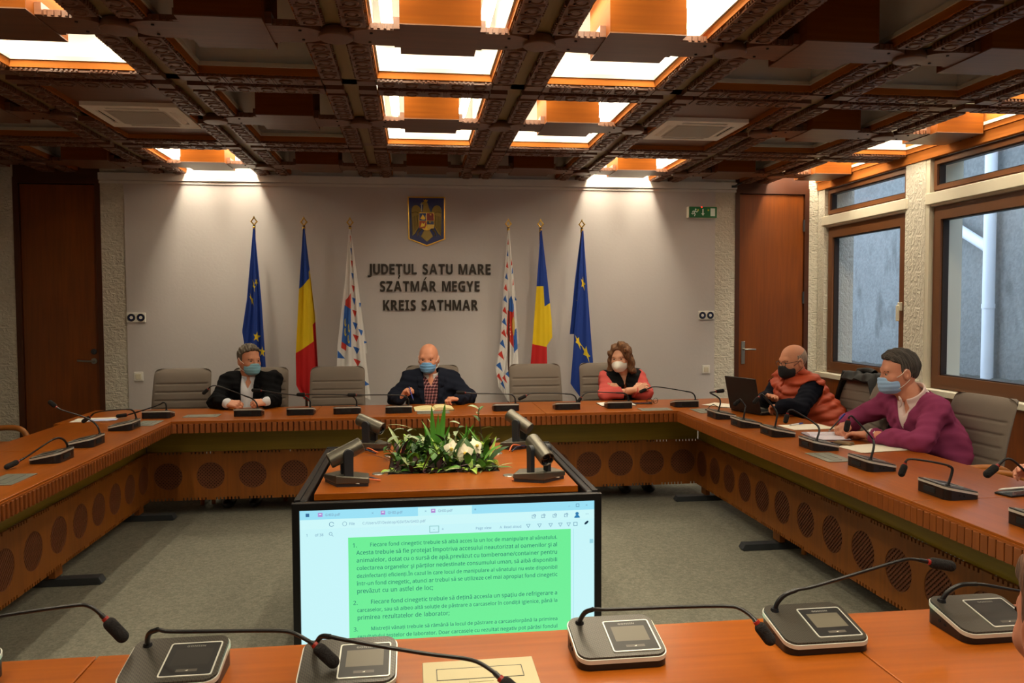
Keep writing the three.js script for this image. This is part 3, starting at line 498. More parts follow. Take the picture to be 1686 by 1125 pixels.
mic(far + 'in front of the left red-bottomed flag', -0.844, -5.95, back, -5.9, [[-0.776, 0.796], [-0.776, 0.843], [-0.804, 0.873], [-0.861, 0.886], [-0.989, 0.904], [-1.096, 0.924]], [[-1.122, 0.926], [-1.187, 0.931]]);
mic(far + 'before the empty chair left of the bald man', -0.505, -5.96, back, -5.9, [[-0.43, 0.798], [-0.432, 0.843], [-0.463, 0.876], [-0.508, 0.884], [-0.773, 0.893]], [[-0.804, 0.894], [-0.865, 0.892]]);
mic(far + 'left of the open yellowish notebook', -0.12, -5.95, back, -5.9, [[-0.036, 0.794], [-0.036, 0.831], [-0.054, 0.859], [-0.086, 0.871], [-0.396, 0.881]], [[-0.434, 0.882], [-0.494, 0.883]]);
mic(far + 'behind the rear right camera, its neck bent left', 0.694, -5.94, back, -5.9, [[0.775, 0.783], [0.768, 0.83], [0.743, 0.856], [0.71, 0.864], [0.432, 0.879]], [[0.382, 0.884], [0.317, 0.887]]);
mic(far + 'just right of the joint between two tables', 1.172, -5.94, back, -5.9, [[1.252, 0.788], [1.241, 0.83], [1.214, 0.851], [1.157, 0.86], [0.902, 0.871], [0.872, 0.865]], [[0.852, 0.854], [0.793, 0.826]]);
mic(far + 'in front of the woman in the coral sweater', 1.588, -5.95, back, -5.9, [[1.667, 0.794], [1.654, 0.839], [1.628, 0.856], [1.561, 0.862], [1.334, 0.868], [1.301, 0.853]], [[1.281, 0.832], [1.252, 0.788]]);
mic(far + 'rightmost of its row, beside the corner', 2.129, -5.95, back, -5.9, [[2.216, 0.788], [2.208, 0.822], [2.181, 0.848], [2.126, 0.862], [1.877, 0.904], [1.842, 0.901]], [[1.805, 0.887], [1.751, 0.865]]);
const rgt = 'black microphone on the right tables, ';
mic(rgt + 'farthest, left of the laptop', 2.165, -5.285, rt, -5.25, [[2.165, 0.788], [2.174, 0.857], [2.155, 0.881], [2.076, 0.924]], [[2.108, 0.931], [2.167, 0.936]]);
mic(rgt + 'in front of the laptop lid', 2.173, -4.885, rt, -4.87, [[2.179, 0.781], [2.186, 0.856], [2.179, 0.87], [2.132, 0.919]], [[2.12, 0.915], [2.091, 0.891]]);
mic(rgt + 'left of the blank sheet with a pen', 2.21, -4.515, rt, -4.5, [[2.225, 0.781], [2.232, 0.87], [2.204, 0.903], [2.112, 0.994], [2.09, 0.989]], [[2.081, 0.978], [2.054, 0.946]]);
mic(rgt + 'in front of the open notebook being written in', 2.226, -4.055, rt, -4.05, [[2.238, 0.782], [2.25, 0.839], [2.234, 0.863], [2.208, 0.879], [2.087, 0.948], [2.062, 0.958], [2.044, 0.952]], [[2.04, 0.937], [2.027, 0.889]]);
mic(rgt + 'in front of the blank sheet near the watch', 2.205, -3.515, rt, -3.48, [[2.208, 0.779], [2.219, 0.834], [2.213, 0.86], [2.198, 0.882], [2.097, 0.983], [2.076, 1.002], [2.064, 0.997]], [[2.061, 0.984], [2.05, 0.93]]);
mic(rgt + 'its head hanging low to the left', 2.2, -2.965, rt, -2.9, [[2.173, 0.778], [2.186, 0.828], [2.183, 0.856], [2.159, 0.872], [1.988, 0.908], [1.974, 0.906], [1.967, 0.899]], [[1.965, 0.889], [1.947, 0.843]]);
mic(rgt + 'cut by the right edge of the photo', 2.2, -2.455, rt, -2.4, [[2.164, 0.802], [2.157, 0.876], [2.124, 0.926], [2.063, 0.969], [2.02, 0.999], [2.0, 1.005], [1.98, 0.996]], [[1.964, 0.982], [1.921, 0.95]]);
const lft = 'black microphone on the left tables, ';
mic(lft + 'farthest, beside the white sheet', -1.905, -5.395, lf, -5.4, [[-1.833, 0.804], [-1.845, 0.848], [-1.865, 0.866], [-1.892, 0.869], [-2.075, 0.853], [-2.101, 0.842]], [[-2.118, 0.825], [-2.167, 0.791]]);
mic(lft + 'its head raised against the door', -1.9, -4.77, lf, -4.85, [[-1.86, 0.799], [-1.871, 0.84], [-1.895, 0.87], [-1.936, 0.894], [-2.072, 0.944]], [[-2.09, 0.957], [-2.127, 0.99]]);
mic(lft + 'nearest, its head hanging over a metal plate', -1.885, -4.31, lf, -4.33, [[-1.815, 0.81, -4.33], [-1.816, 0.852, -4.29], [-1.825, 0.871, -4.25], [-1.835, 0.868, -4.21], [-1.945, 0.785, -4.15]], [[-1.965, 0.772, -4.13], [-1.99, 0.757, -4.06]]);
const nr = 'black touch-screen microphone on the near table, ';
mic(nr + 'right of the beige outlet plate', 0.446, -1.69, 0, -1.73, [[0.379, 0.78, -1.73], [0.379, 0.801, -1.716], [0.384, 0.824, -1.702], [0.396, 0.841, -1.688], [0.414, 0.851, -1.674], [0.706, 0.848, -1.66], [0.718, 0.849, -1.646], [0.734, 0.841, -1.632], [0.742, 0.833, -1.618]], [[0.742, 0.831, -1.604], [0.765, 0.798, -1.59]], true);
mic(nr + 'its neck rising to the right', 0.927, -1.7, 0, -1.74, [[0.865, 0.784], [0.869, 0.804], [0.883, 0.826], [0.909, 0.842], [0.937, 0.851], [1.173, 0.906], [1.194, 0.909], [1.221, 0.905]], [[1.245, 0.899], [1.31, 0.885]], true);
mic(nr + 'rightmost, partly hidden by a head', 1.362, -1.7, 0, -1.74, [[1.309, 0.779], [1.32, 0.803], [1.347, 0.825], [1.384, 0.832], [1.473, 0.818], [1.595, 0.793], [1.629, 0.782]], [[1.655, 0.773], [1.718, 0.756]], false);
mic(nr + 'below the empty carpet, left of the screen', -0.51, -1.7, 0, -1.74, [[-0.58, 0.778, -1.74], [-0.576, 0.799, -1.727], [-0.566, 0.824, -1.714], [-0.545, 0.842, -1.701], [-0.523, 0.849, -1.688], [-0.281, 0.841, -1.675], [-0.257, 0.84, -1.662], [-0.233, 0.832, -1.649], [-0.219, 0.829, -1.636]], [[-0.21, 0.829, -1.623], [-0.167, 0.792, -1.61]], false);
mic(nr + 'left of the beige outlet plate', -0.144, -1.645, 0, -1.71, [[-0.218, 0.775, -1.71], [-0.216, 0.793, -1.684], [-0.201, 0.823, -1.658], [-0.18, 0.837, -1.632], [-0.148, 0.844, -1.606], [0.016, 0.817, -1.58], [0.108, 0.81, -1.554], [0.131, 0.81, -1.528], [0.152, 0.804, -1.502]], [[0.161, 0.804, -1.476], [0.202, 0.774, -1.45]], true);
mic(nr + 'leftmost, cut by the left edge of the photo', -0.985, -1.71, 0, -1.74, [[-1.015, 0.822], [-1.009, 0.849], [-0.998, 0.863], [-0.978, 0.87], [-0.873, 0.88], [-0.724, 0.895], [-0.704, 0.895], [-0.687, 0.887], [-0.672, 0.872]], [[-0.663, 0.862], [-0.625, 0.816]], false);
// ------------------------------------------------------------------ things on the tables
const plateMetal = std({ color: hex(0x8f9187), metalness: 0.6, roughness: 0.42 }), plateBeige = std({ color: hex(0xb3aa88), metalness: 0.35, roughness: 0.45 });
function outlet(label, x, z, turn, m = plateMetal) {
  const t = thing('cable_outlet_plate', label, 'outlet plate', [x, TY, z], turn, 'metal outlet plates set in the tables');
  obj('plate', rbx(-0.122, 0.122, 0, 0.004, -0.07, 0.07, 0.0015), m, t);
  const s = rect(0.186, 0.052, 0.001), h = new THREE.Path(rect(0.183, 0.049, 0.001).getPoints(3)); s.holes.push(h);
  obj('lid_seam', flat(extr(s, 0.0008)).translate(0, 0.004, -0.006), M.steel, t); obj('lid', rbx(-0.0905, 0.0905, 0.003, 0.0048, -0.030, 0.018, 0.0006), m, t);
  obj('finger_catch', rbx(-0.026, 0.026, 0.0035, 0.0052, 0.022, 0.034, 0.0006), m, t);
}
outlet('beige metal outlet plate in the near table between two microphones', 0.133, -1.628, 0.0, plateBeige);
outlet('grey metal outlet plate in the right table between two microphones', 2.14, -3.79, rt);
outlet('grey metal outlet plate at the far right table corner', 2.17, -5.64, rt);
outlet('grey metal outlet plate in the far table near the woman', 1.835, -5.785, back);
outlet('grey metal outlet plate in the far table under the open notebook', 0.138, -5.88, back);
outlet('grey metal outlet plate in the far table left of the black jacket', -1.556, -5.95, back);
outlet('grey metal outlet plate in the left table at the left photo edge', -1.87, -3.84, lf);
outlet('grey metal outlet plate in the left table beside its farthest microphone', -1.83, -5.62, lf);
function sheet(label, x, z, turn, w = 0.21, d = 0.297, n = 1) {
  const t = thing('paper_sheet', label, 'paper', [x, TY + 0.0005, z], turn);
  for (let k = 0; k < n; k++) { const g = new THREE.BoxGeometry(w, 0.0009, d, 8, 1, 8), p = g.attributes.position; for (let i = 0; i < p.count; i++) p.setY(i, p.getY(i) + 0.0006 + k * 0.0012 + 0.0016 * Math.pow(Math.abs(p.getX(i) / w), 3) * 4); g.computeVertexNormals(); g.rotateY(k * 0.09); obj('page', g, M.paper, t); }
}
sheet('blank white sheet with a pen lying on it, between the laptop and the notebook', 2.54, -4.78, rt + 0.05);
sheet('blank white sheets beside the wristwatch of the man in purple', 2.51, -4.0, rt + 0.12, 0.21, 0.297, 2);
sheet('white sheet with a blue area on the left table near the door', -2.28, -5.87, 0.1, 0.26, 0.2, 1);
sheet('loose white papers behind the laptop at the far right corner', 2.45, -5.93, 0.5, 0.2, 0.28, 3);
{ const t = thing('blue_leaflet', 'pale blue leaflet lying on the white sheet of the left table', 'leaflet', [-2.2, TY + 0.004, -5.83], 0.15); obj('page', bx(-0.09, 0.09, 0, 0.001, -0.05, 0.05), std({ color: hex(0xb9c4ea), roughness: 0.8 }), t); }
function pen(label, a, b, col) {
  const t = thing('pen', label, 'pen', a), d = V(...b).sub(V(...a)), l = d.length(), u = d.clone().normalize(), m = std({ color: hex(col), roughness: 0.35 });
  const at = (k) => u.clone().multiplyScalar(l * k);
  obj('barrel', rod(at(0.12), at(0.72), 0.0045, 0.0045, 10), m, t); obj('tip', rod(at(0), at(0.13), 0.001, 0.0045, 10), M.chrome, t); obj('cap', rod(at(0.7), at(1), 0.0056, 0.005, 10), std({ color: hex(0x1c2f8a), roughness: 0.35 }), t);
  obj('clip', rod(at(0.74).add(V(0, 0.006, 0)), at(0.98).add(V(0, 0.006, 0)), 0.0012), M.chrome, t);
}
pen('blue and white pen lying on the blank sheet near the laptop', [2.44, TY + 0.009, -4.82], [2.57, TY + 0.009, -4.89], 0xe6e6ea);
function notebook(label, x, z, turn, w, d, coverCol, pageCol, lift) {
  const t = thing('notebook', label, 'notebook', [x, TY, z], turn), cm = std({ color: hex(coverCol), roughness: 0.6 }), pm = std({ color: hex(pageCol), roughness: 0.9 });
  obj('cover', rbx(-w - 0.004, w + 0.004, 0.0005, 0.004, -d - 0.004, d + 0.004, 0.0015), cm, t);
  for (const s of [-1, 1]) {
    const T = s < 0 ? lift[0] : lift[1], pts = []; const N = 14; pts.push([0, 0.004]);
    for (let k = 0; k <= N; k++) { const u = k / N; pts.push([s * w * u, 0.005 + T * (Math.pow(Math.sin(Math.PI * Math.min(1, u * 0.95 + 0.05)), 0.7) * 0.8 + 0.35) * (u < 0.04 ? u / 0.04 : 1) * (1 - 0.45 * u)]); }
    pts.push([s * w, 0.004]); const g = extr(poly(pts), 2 * d).translate(0, 0, -d); obj('page_block', g, pm, t);
  }
  return t;
}
{ const t = notebook('open notebook with cream pages and dark cover before the man in navy', 0.145, -6.08, 0.04, 0.15, 0.1, 0x33402c, 0xd9cf9a, [0.016, 0.022]); obj('bookmark_ribbon', rbx(0.0, 0.05, 0.002, 0.004, 0.09, 0.135, 0.001), std({ color: hex(0xb02020), roughness: 0.6 }), t); obj('page_edge', rbx(-0.15, -0.004, 0.004, 0.007, 0.1, 0.125, 0.001), M.paper, t); }
notebook('open white notebook with black cover before the woman in coral', 1.62, -6.13, 0.0, 0.14, 0.095, 0x101014, 0xdedad2, [0.006, 0.012]);
notebook('open notebook with lilac-edged pages under the writing hand', 2.46, -4.4, rt - 0.1, 0.13, 0.095, 0x3a3550, 0xcfc9d8, [0.006, 0.016]);
function phone(label, x, z, turn, w = 0.036, d = 0.075) { const t = thing('mobile_phone', label, 'phone', [x, TY, z], turn); obj('body', rbx(-w, w, 0.0005, 0.009, -d, d, 0.004), M.blackPlastic, t); obj('screen', rbx(-w + 0.003, w - 0.003, 0.0085, 0.0094, -d + 0.005, d - 0.005, 0.0004), std({ color: hex(0x2a3038), roughness: 0.12 }), t); return t; }
phone('dark phone lying below the open notebook of the man in purple', 2.35, -4.17, 0.7);
phone('dark phone with a bluish screen at the right photo edge', 2.49, -2.93, rt + 0.2, 0.04, 0.08);
phone('black phone right of the woman\'s notebook', 1.84, -6.15, rt, 0.035, 0.08);
{ const t = thing('glasses_case', 'small tan case lying beside the dark phone below the notebook', 'case', [2.42, TY, -4.13], 0.6); obj('body', rbx(-0.03, 0.03, 0.0005, 0.02, -0.05, 0.05, 0.009), std({ color: hex(0x6b5232), roughness: 0.6 }), t); }
{ const t = thing('stylus', 'white stylus lying across the phone at the right photo edge', 'stylus', [2.43, TY + 0.014, -2.965], 0); obj('barrel', rod([0.02, 0, 0], [0.17, 0, -0.02], 0.0045, 0.0045, 12), M.white, t); obj('tip', rod([0, 0, 0.003], [0.021, 0, 0], 0.001, 0.0045, 12), M.white, t); }
{ const t = thing('eyeglasses', 'folded dark eyeglasses on the far table beside the woman\'s notebook', 'glasses', [1.92, TY, -6.12], 0.2); for (const s of [-1, 1]) obj('rim', new THREE.TorusGeometry(0.022, 0.0018, 6, 24).translate(s * 0.028, 0.026, 0), M.blackPlastic, t); obj('bridge', rod([-0.007, 0.03, 0], [0.007, 0.03, 0], 0.0018), M.blackPlastic, t); for (const s of [-1, 1]) obj('temple', tube([[s * 0.05, 0.028, 0], [s * 0.052, 0.026, -0.01], [-s * 0.03, 0.008, -0.02 - 0.004 * s]], 0.0018, 14), M.blackPlastic, t); }
{ // laptop
  const t = thing('laptop', 'open black laptop on the right table, its lid turned to the camera', 'laptop', [2.553, TY, -5.522], 1.873);
  obj('base', rbx(-0.165, 0.165, 0.003, 0.022, -0.125, 0.125, 0.006), M.blackPlastic, t); obj('palm_rest', rbx(-0.16, 0.16, 0.0215, 0.0235, -0.118, 0.118, 0.001), std({ color: hex(0x9a968a), metalness: 0.5, roughness: 0.4 }), t);
  const kb = []; for (let r = 0; r < 5; r++) for (let c = 0; c < 14; c++) kb.push(bx(-0.147 + c * 0.021, -0.128 + c * 0.021, 0.0233, 0.0262, -0.09 + r * 0.021, -0.072 + r * 0.021)); obj('keyboard', kb, M.blackMatte, t).userData.kind = 'stuff';
  const lid = rbx(-0.165, 0.165, 0, 0.255, -0.008, 0.004, 0.005).rotateX(-0.22).translate(0, 0.02, -0.125), sc = rbx(-0.152, 0.152, 0.015, 0.24, 0.0035, 0.0048, 0.0005).rotateX(-0.22).translate(0, 0.02, -0.125);
  const l = obj('lid', lid, M.blackPlastic, t); obj('display_glass', sc, std({ color: hex(0x10141a), roughness: 0.15 }), l); obj('hinge', [rod([-0.14, 0.022, -0.124], [-0.09, 0.022, -0.124], 0.008), rod([0.09, 0.022, -0.124], [0.14, 0.022, -0.124], 0.008)], M.blackPlastic, t);
}
{ const t = thing('charger_cable', 'thin black cable lying between the far corner microphones', 'cable', [2.2, TY, -5.75]); obj('cable', tube([[0, 0.004, 0.1], [0.05, 0.02, 0.02], [0.1, 0.03, -0.02], [0.16, 0.005, -0.05], [0.26, 0.004, -0.02]], 0.003, 30, 6), M.blackPlastic, t); obj('plug', rbx(-0.012, 0.012, 0.0, 0.014, 0.09, 0.13, 0.003), M.blackPlastic, t); }
// ------------------------------------------------------------------ four pan-tilt cameras on the centre table
const camGrey = std({ color: hex(0x68655c), metalness: 0.75, roughness: 0.36 }), camDark = std({ color: hex(0x23262c), roughness: 0.42 }), orangeCable = std({ color: hex(0xd2693a), roughness: 0.6 }), navyCable = std({ color: hex(0x1b2140), roughness: 0.6 });
const camBase = (() => {
  const s = poly([[-0.118, 0.004], [-0.075, -0.055], [0.075, -0.055], [0.118, 0.004], [0.0, 0.075]]), g = flat(extr(s, 0.012, 0.004)), p = g.attributes.position;
  for (let i = 0; i < p.count; i++) { const x = p.getX(i); if (p.getY(i) > 0.006) p.setY(i, p.getY(i) + 0.016 * Math.cos(x / 0.118 * 1.5)); }
  g.computeVertexNormals(); return g.rotateY(Math.PI).translate(0, 0.017, 0);
})();
const camFoot = flat(extr(poly([[-0.113, 0.004], [-0.071, -0.051], [0.071, -0.051], [0.113, 0.004], [0.0, 0.07]]), 0.016, 0.002)).rotateY(Math.PI);
function ptz(label, x, z, turn, pan, tilt, cables) {   // local +z: the pointed front of the base
  const t = thing('conference_camera', label, 'camera', [x, CY, z], turn, 'pan-tilt cameras on the centre table');
  obj('base', camBase, camGrey, t); obj('base_skirt', camFoot, camDark, t);
  const head = new THREE.Group(); head.name = 'head'; head.position.set(0, 0.03, 0.0); head.rotation.y = pan; head.scale.setScalar(1.16); t.add(head);
  for (const s of [-1, 1]) { const f = new THREE.Shape(); f.moveTo(-0.016, 0); f.lineTo(0.016, 0); f.lineTo(0.017, 0.082); f.absarc(0, 0.09, 0.019, -0.3, Math.PI + 0.3); f.closePath(); obj('yoke_arm', extr(f, 0.013, 0.002).rotateY(Math.PI / 2).translate(s * 0.036 - 0.0065, 0.0, 0), camDark, head); }
  const b = (g) => g.rotateX(Math.PI / 2).rotateX(tilt).translate(0, 0.092, 0);
  const prof = [[0, -0.062], [0.026, -0.062], [0.029, -0.058], [0.0295, 0.066], [0.028, 0.07], [0.025, 0.07], [0.024, 0.062]].map(([r, y]) => new THREE.Vector2(r, y));
  obj('barrel', b(new THREE.LatheGeometry(prof, 32)), camGrey, head);
  obj('lens', b(clean([new THREE.LatheGeometry([[0.0245, 0.068], [0.02, 0.06], [0.013, 0.058], [0.012, 0.063], [0, 0.066]].map(([r, y]) => new THREE.Vector2(r, y)), 28)])), std({ color: hex(0x07070a), roughness: 0.12 }), head);
  for (const [k, c] of cables.entries()) obj('cable', tube(c.map((q) => V(...q)), 0.0035, 24, 6), k ? navyCable : orangeCable, t);
  obj('name_strip', rbx(0.05, 0.085, 0.012, 0.015, 0.026, 0.03, 0.0005).rotateY(-0.02), silver, t);
}
ptz('front left camera on the centre table, its lens turned to the left', -0.292, -3.375, -0.55, -0.75, 0.42, [[[0.03, 0.012, -0.04], [0.08, 0.014, -0.06], [0.11, 0.006, -0.09]], [[0.0, 0.014, -0.045], [0.06, 0.02, -0.07], [0.1, 0.006, -0.1]]]);
ptz('front right camera on the centre table, its lens turned to the photographer', 0.535, -3.33, 0.12, 0.25, 0.45, [[[-0.04, 0.01, -0.04], [-0.08, 0.012, -0.06], [-0.12, 0.004, 0.0]]]);
ptz('rear left camera on the centre table, its back to the photographer', -0.24, -4.2, Math.PI - 0.3, -1.75, 0.32, [[[0.0, 0.012, -0.05], [-0.03, 0.02, -0.09], [-0.09, 0.004, -0.12]], [[0.03, 0.014, -0.045], [0.0, 0.02, -0.1], [-0.08, 0.004, -0.13]]]);
ptz('rear right camera on the centre table, its back to the photographer', 0.56, -4.13, Math.PI + 0.35, 0.55, -0.5, [[[0.0, 0.012, -0.05], [0.08, 0.03, -0.07], [0.11, 0.004, -0.09]], [[-0.03, 0.014, -0.045], [0.06, 0.02, -0.08], [0.1, 0.004, -0.1]]]);
// ------------------------------------------------------------------ planted recess
{
  const t = thing('flower_arrangement', 'green leafy planting with a white orchid sunk into the centre table', 'plant', [CX - 0.005, CY, CZ - 0.13]);
  obj('soil', (() => { const g = new THREE.PlaneGeometry(0.505, 0.535, 20, 20); g.rotateX(-Math.PI / 2); const p = g.attributes.position; for (let i = 0; i < p.count; i++) p.setY(i, -0.022 + 0.025 * vn(p.getX(i) * 30 + 90, p.getZ(i) * 30 + 90, 999, 999, 4)); g.computeVertexNormals(); return g; })(), std({ color: hex(0x22170f), roughness: 1 }), t);
  const leafGeo = (L, W, arch, fold = 0.25) => {   // pointed leaf along +z
    const g = new THREE.PlaneGeometry(1, 1, 4, 10), p = g.attributes.position;
    for (let i = 0; i < p.count; i++) { const u = p.getX(i) * 2, v = p.getY(i) + 0.5, w = W * Math.pow(Math.sin(Math.PI * Math.min(0.999, 0.06 + v * 0.94)), 0.8) * (1 - 0.35 * v); p.setXYZ(i, u * w, fold * Math.abs(u) * w + arch * L * Math.sin(v * 1.9) - 0.35 * arch * L * v * v, L * v); }
    g.computeVertexNormals(); return g;
  };
  const leafM = (a) => phys({ color: hex(a), roughness: 0.5, side: THREE.DoubleSide, transmission: 0.0, sheen: 0.2 });
  const greens = [0x2f5a1c, 0x3f7422, 0x55892e, 0x24481a].map(leafM), variegated = leafM(0x8fa07a), purple = leafM(0x4a1830), wine = leafM(0x35131d), grassM = leafM(0x4d8f2a), lime = leafM(0x86a832), pale = leafM(0x9fb07c);
  const shapes = [leafGeo(0.12, 0.022, 0.25), leafGeo(0.085, 0.018, 0.35), leafGeo(0.15, 0.0095, 0.15), leafGeo(0.07, 0.024, 0.2)];
  const put = (g, m, x, y, z, ry, rx, s = 1, rz = 0) => { const o = obj('leaf', g, m, t); o.position.set(x, y, z); o.rotation.order = 'YXZ'; o.rotation.set(rx, ry, rz); o.scale.setScalar(s); return o; };
  for (let k = 0; k < 230; k++) {
    const x = rr(-0.25, 0.25), z = rr(-0.26, 0.262), r = rnd(), m = r < 0.62 ? greens[Math.floor(rnd() * 4)] : r < 0.74 ? lime : r < 0.85 ? pale : r < 0.93 ? purple : wine;
    put(shapes[Math.floor(rnd() * 4)], m, x * 0.94, rr(-0.005, 0.03) + 0.02 * (z < 0 ? 1 : 0), z * 0.94, rr(0, 6.28), rr(-1.0, -0.05), rr(0.65, 1.15), rr(-0.5, 0.5));
  }
  for (let k = 0; k < 60; k++) put(shapes[Math.floor(rnd() * 4)], rnd() < 0.5 ? greens[Math.floor(rnd() * 4)] : rnd() < 0.4 ? lime : rnd() < 0.5 ? pale : rnd() < 0.5 ? purple : wine, rr(-0.25, 0.25), rr(-0.015, 0.012), rr(0.18, 0.25), rr(-1.4, 1.4), rr(-0.35, 0.25), rr(0.5, 0.85), rr(-0.5, 0.5));
  // tall sword leaves left of the middle
  for (const [x, z, rz, s] of [[-0.035, -0.1, 0.05, 1.75], [-0.012, -0.11, -0.12, 1.85], [-0.02, -0.08, -0.02, 1.5], [-0.05, -0.1, 0.22, 1.1], [0.13, -0.14, 0.0, 1.1], [0.15, -0.13, -0.15, 0.9], [0.06, -0.14, -0.6, 1.3], [-0.01, -0.06, -0.3, 1.2]]) put(shapes[2], grassM, x, 0, z, 0, -1.5, s, rz).rotation.set(-1.5, 0, rz, 'ZXY');
  // tradescantia stems with striped leaves
  for (const pts of [[[-0.12, 0, -0.1], [-0.14, 0.1, -0.12], [-0.19, 0.15, -0.12]], [[0.02, 0, -0.1], [0.07, 0.1, -0.14], [0.1, 0.17, -0.15]], [[0.19, 0, -0.15], [0.21, 0.1, -0.2], [0.195, 0.2, -0.2], [0.2, 0.235, -0.2]], [[-0.2, 0, -0.04], [-0.26, 0.05, -0.06], [-0.27, 0.12, -0.06]], [[-0.08, 0, -0.05], [-0.1, 0.08, -0.07], [-0.11, 0.1, -0.06]]]) {
    obj('stem', tube(pts, 0.002, 20, 5), wine, t);
    const c = new THREE.CatmullRomCurve3(pts.map((p) => V(...p)));
    for (let k = 2; k < 8; k++) { const q = c.getPoint(k / 7.5); put(shapes[1], rnd() < 0.6 ? variegated : rnd() < 0.5 ? wine : greens[0], q.x, q.y, q.z, k * 2.4 + rr(0, 0.6), rr(-0.4, 0.7), rr(0.55, 0.85), rr(-0.4, 0.4)); }
  }
  put(shapes[2], wine, -0.235, 0.01, 0.06, -1.3, -0.25, 1.0); put(shapes[2], pale, -0.15, 0.15, -0.12, -1.45, -0.05, 0.85);
  // fern fronds hanging over the front edge
  for (const [x, z, a] of [[-0.11, 0.2, 0.1], [-0.08, 0.17, -0.4], [-0.15, 0.14, 0.5], [-0.16, 0.02, -0.9], [0.2, 0.16, 0.6]]) {
    const g = [], n = 14; for (let k = 0; k < n; k++) for (const s of [-1, 1]) { const l = leafGeo(0.026 * Math.sin(0.4 + 2.6 * k / n), 0.006, 0.2); l.rotateY(s * 1.2); l.translate(0, 0.03 * Math.sin(k / n * 2.6), k / n * 0.1); g.push(l); }
    obj('fern_frond', clean(g).rotateX(0.15).rotateY(a).translate(x, 0.005, z - 0.05), lime, t);
  }
  // white orchid
  const petal = leafM(0xf0ead2), fl = (x, y, z, ry, rx, s) => {
    const f = new THREE.Group(); f.name = 'orchid_flower'; const k0 = t.children.filter((c) => c.name.startsWith('orchid_flower')).length; if (k0) f.name += '_' + String(k0).padStart(3, '0'); t.add(f); f.position.set(x, y, z); f.rotation.set(rx, ry, 0, 'YXZ'); f.scale.setScalar(s);
    for (let k = 0; k < 5; k++) { const o = obj('petal', leafGeo(0.05, k % 5 === 0 || k === 2 || k === 3 ? 0.02 : 0.03, 0.12, 0.1).rotateX(-0.25), petal, f); o.rotation.set(-Math.PI / 2, 0, k * 1.2566, 'ZXY'); }
    obj('throat', new THREE.SphereGeometry(0.009, 10, 8).translate(0, 0, 0.008), std({ color: hex(0xd9b84a), roughness: 0.6 }), f);
  };
  fl(0.04, 0.085, 0.15, -0.3, -0.25, 1.0); fl(0.1, 0.07, 0.18, 0.1, -0.1, 1.0); fl(0.16, 0.09, 0.11, 0.5, -0.4, 0.95);
}
// ------------------------------------------------------------------ flags behind the far table
const cloth = (t) => std({ map: t, roughness: 0.75, side: THREE.DoubleSide });
const star = (c, x, y, r, a = 0) => { c.beginPath(); for (let k = 0; k < 10; k++) { const q = k * Math.PI / 5 - Math.PI / 2 + a, R = k % 2 ? r * 0.4 : r; c.lineTo(x + 2.3 * R * Math.cos(q), y + 0.72 * R * Math.sin(q)); } c.closePath(); c.fill(); };
const tri = (c, x, y, s, dir, col) => { c.save(); c.translate(x, y); c.scale(1.9, 0.7); c.translate(-x, -y); c.fillStyle = col; c.beginPath(); if (dir === 'd') { c.moveTo(x - s, y - s * 0.8); c.lineTo(x + s, y - s * 0.8); c.lineTo(x, y + s); } else if (dir === 'u') { c.moveTo(x - s, y + s * 0.8); c.lineTo(x + s, y + s * 0.8); c.lineTo(x, y - s); } else { c.moveTo(x - s * 0.8, y - s); c.lineTo(x - s * 0.8, y + s); c.lineTo(x + s, y); } c.closePath(); c.fill(); c.restore(); };
const BLUE = '#123a94', YEL = '#e8c81c', RED = '#c0201c', TB = '#2a62b4', TR = '#c8382c';
// a hanging cloth: rows from the finial down; edges l(v), r(v) in metres from the pole, bottom edge may slant, nf folds
function drape(H, l, r, slant, nf, amp, z0, uv, ph) {
  const nu = 44, nv = 48, g = new THREE.PlaneGeometry(1, 1, nu, nv), p = g.attributes.position, q = g.attributes.uv;
  for (let i = 0; i < p.count; i++) {
    const u = p.getX(i) + 0.5, v = 0.5 - p.getY(i), a = l(v), b = r(v), x = a + (b - a) * u, y = -v * (H + slant(u)), k = Math.min(1, v * 1.6 + 0.12);
    p.setXYZ(i, x, y, z0 + k * amp * (Math.sin(u * nf * Math.PI * 2 + ph + v * 1.2) + 0.35 * Math.sin(u * nf * 4.4 * Math.PI + v * 3)) + 0.01 * (1 - v)); q.setXY(i, uv[0] + (uv[1] - uv[0]) * u, 1 - v);
  }
  g.computeVertexNormals(); return g;
}
const lin = (...k) => (v) => { for (let i = 0; i + 1 < k.length; i++) if (v <= k[i + 1][0]) { const t = (v - k[i][0]) / (k[i + 1][0] - k[i][0]); return k[i][1] + (k[i + 1][1] - k[i][1]) * t; } return k[k.length - 1][1]; };
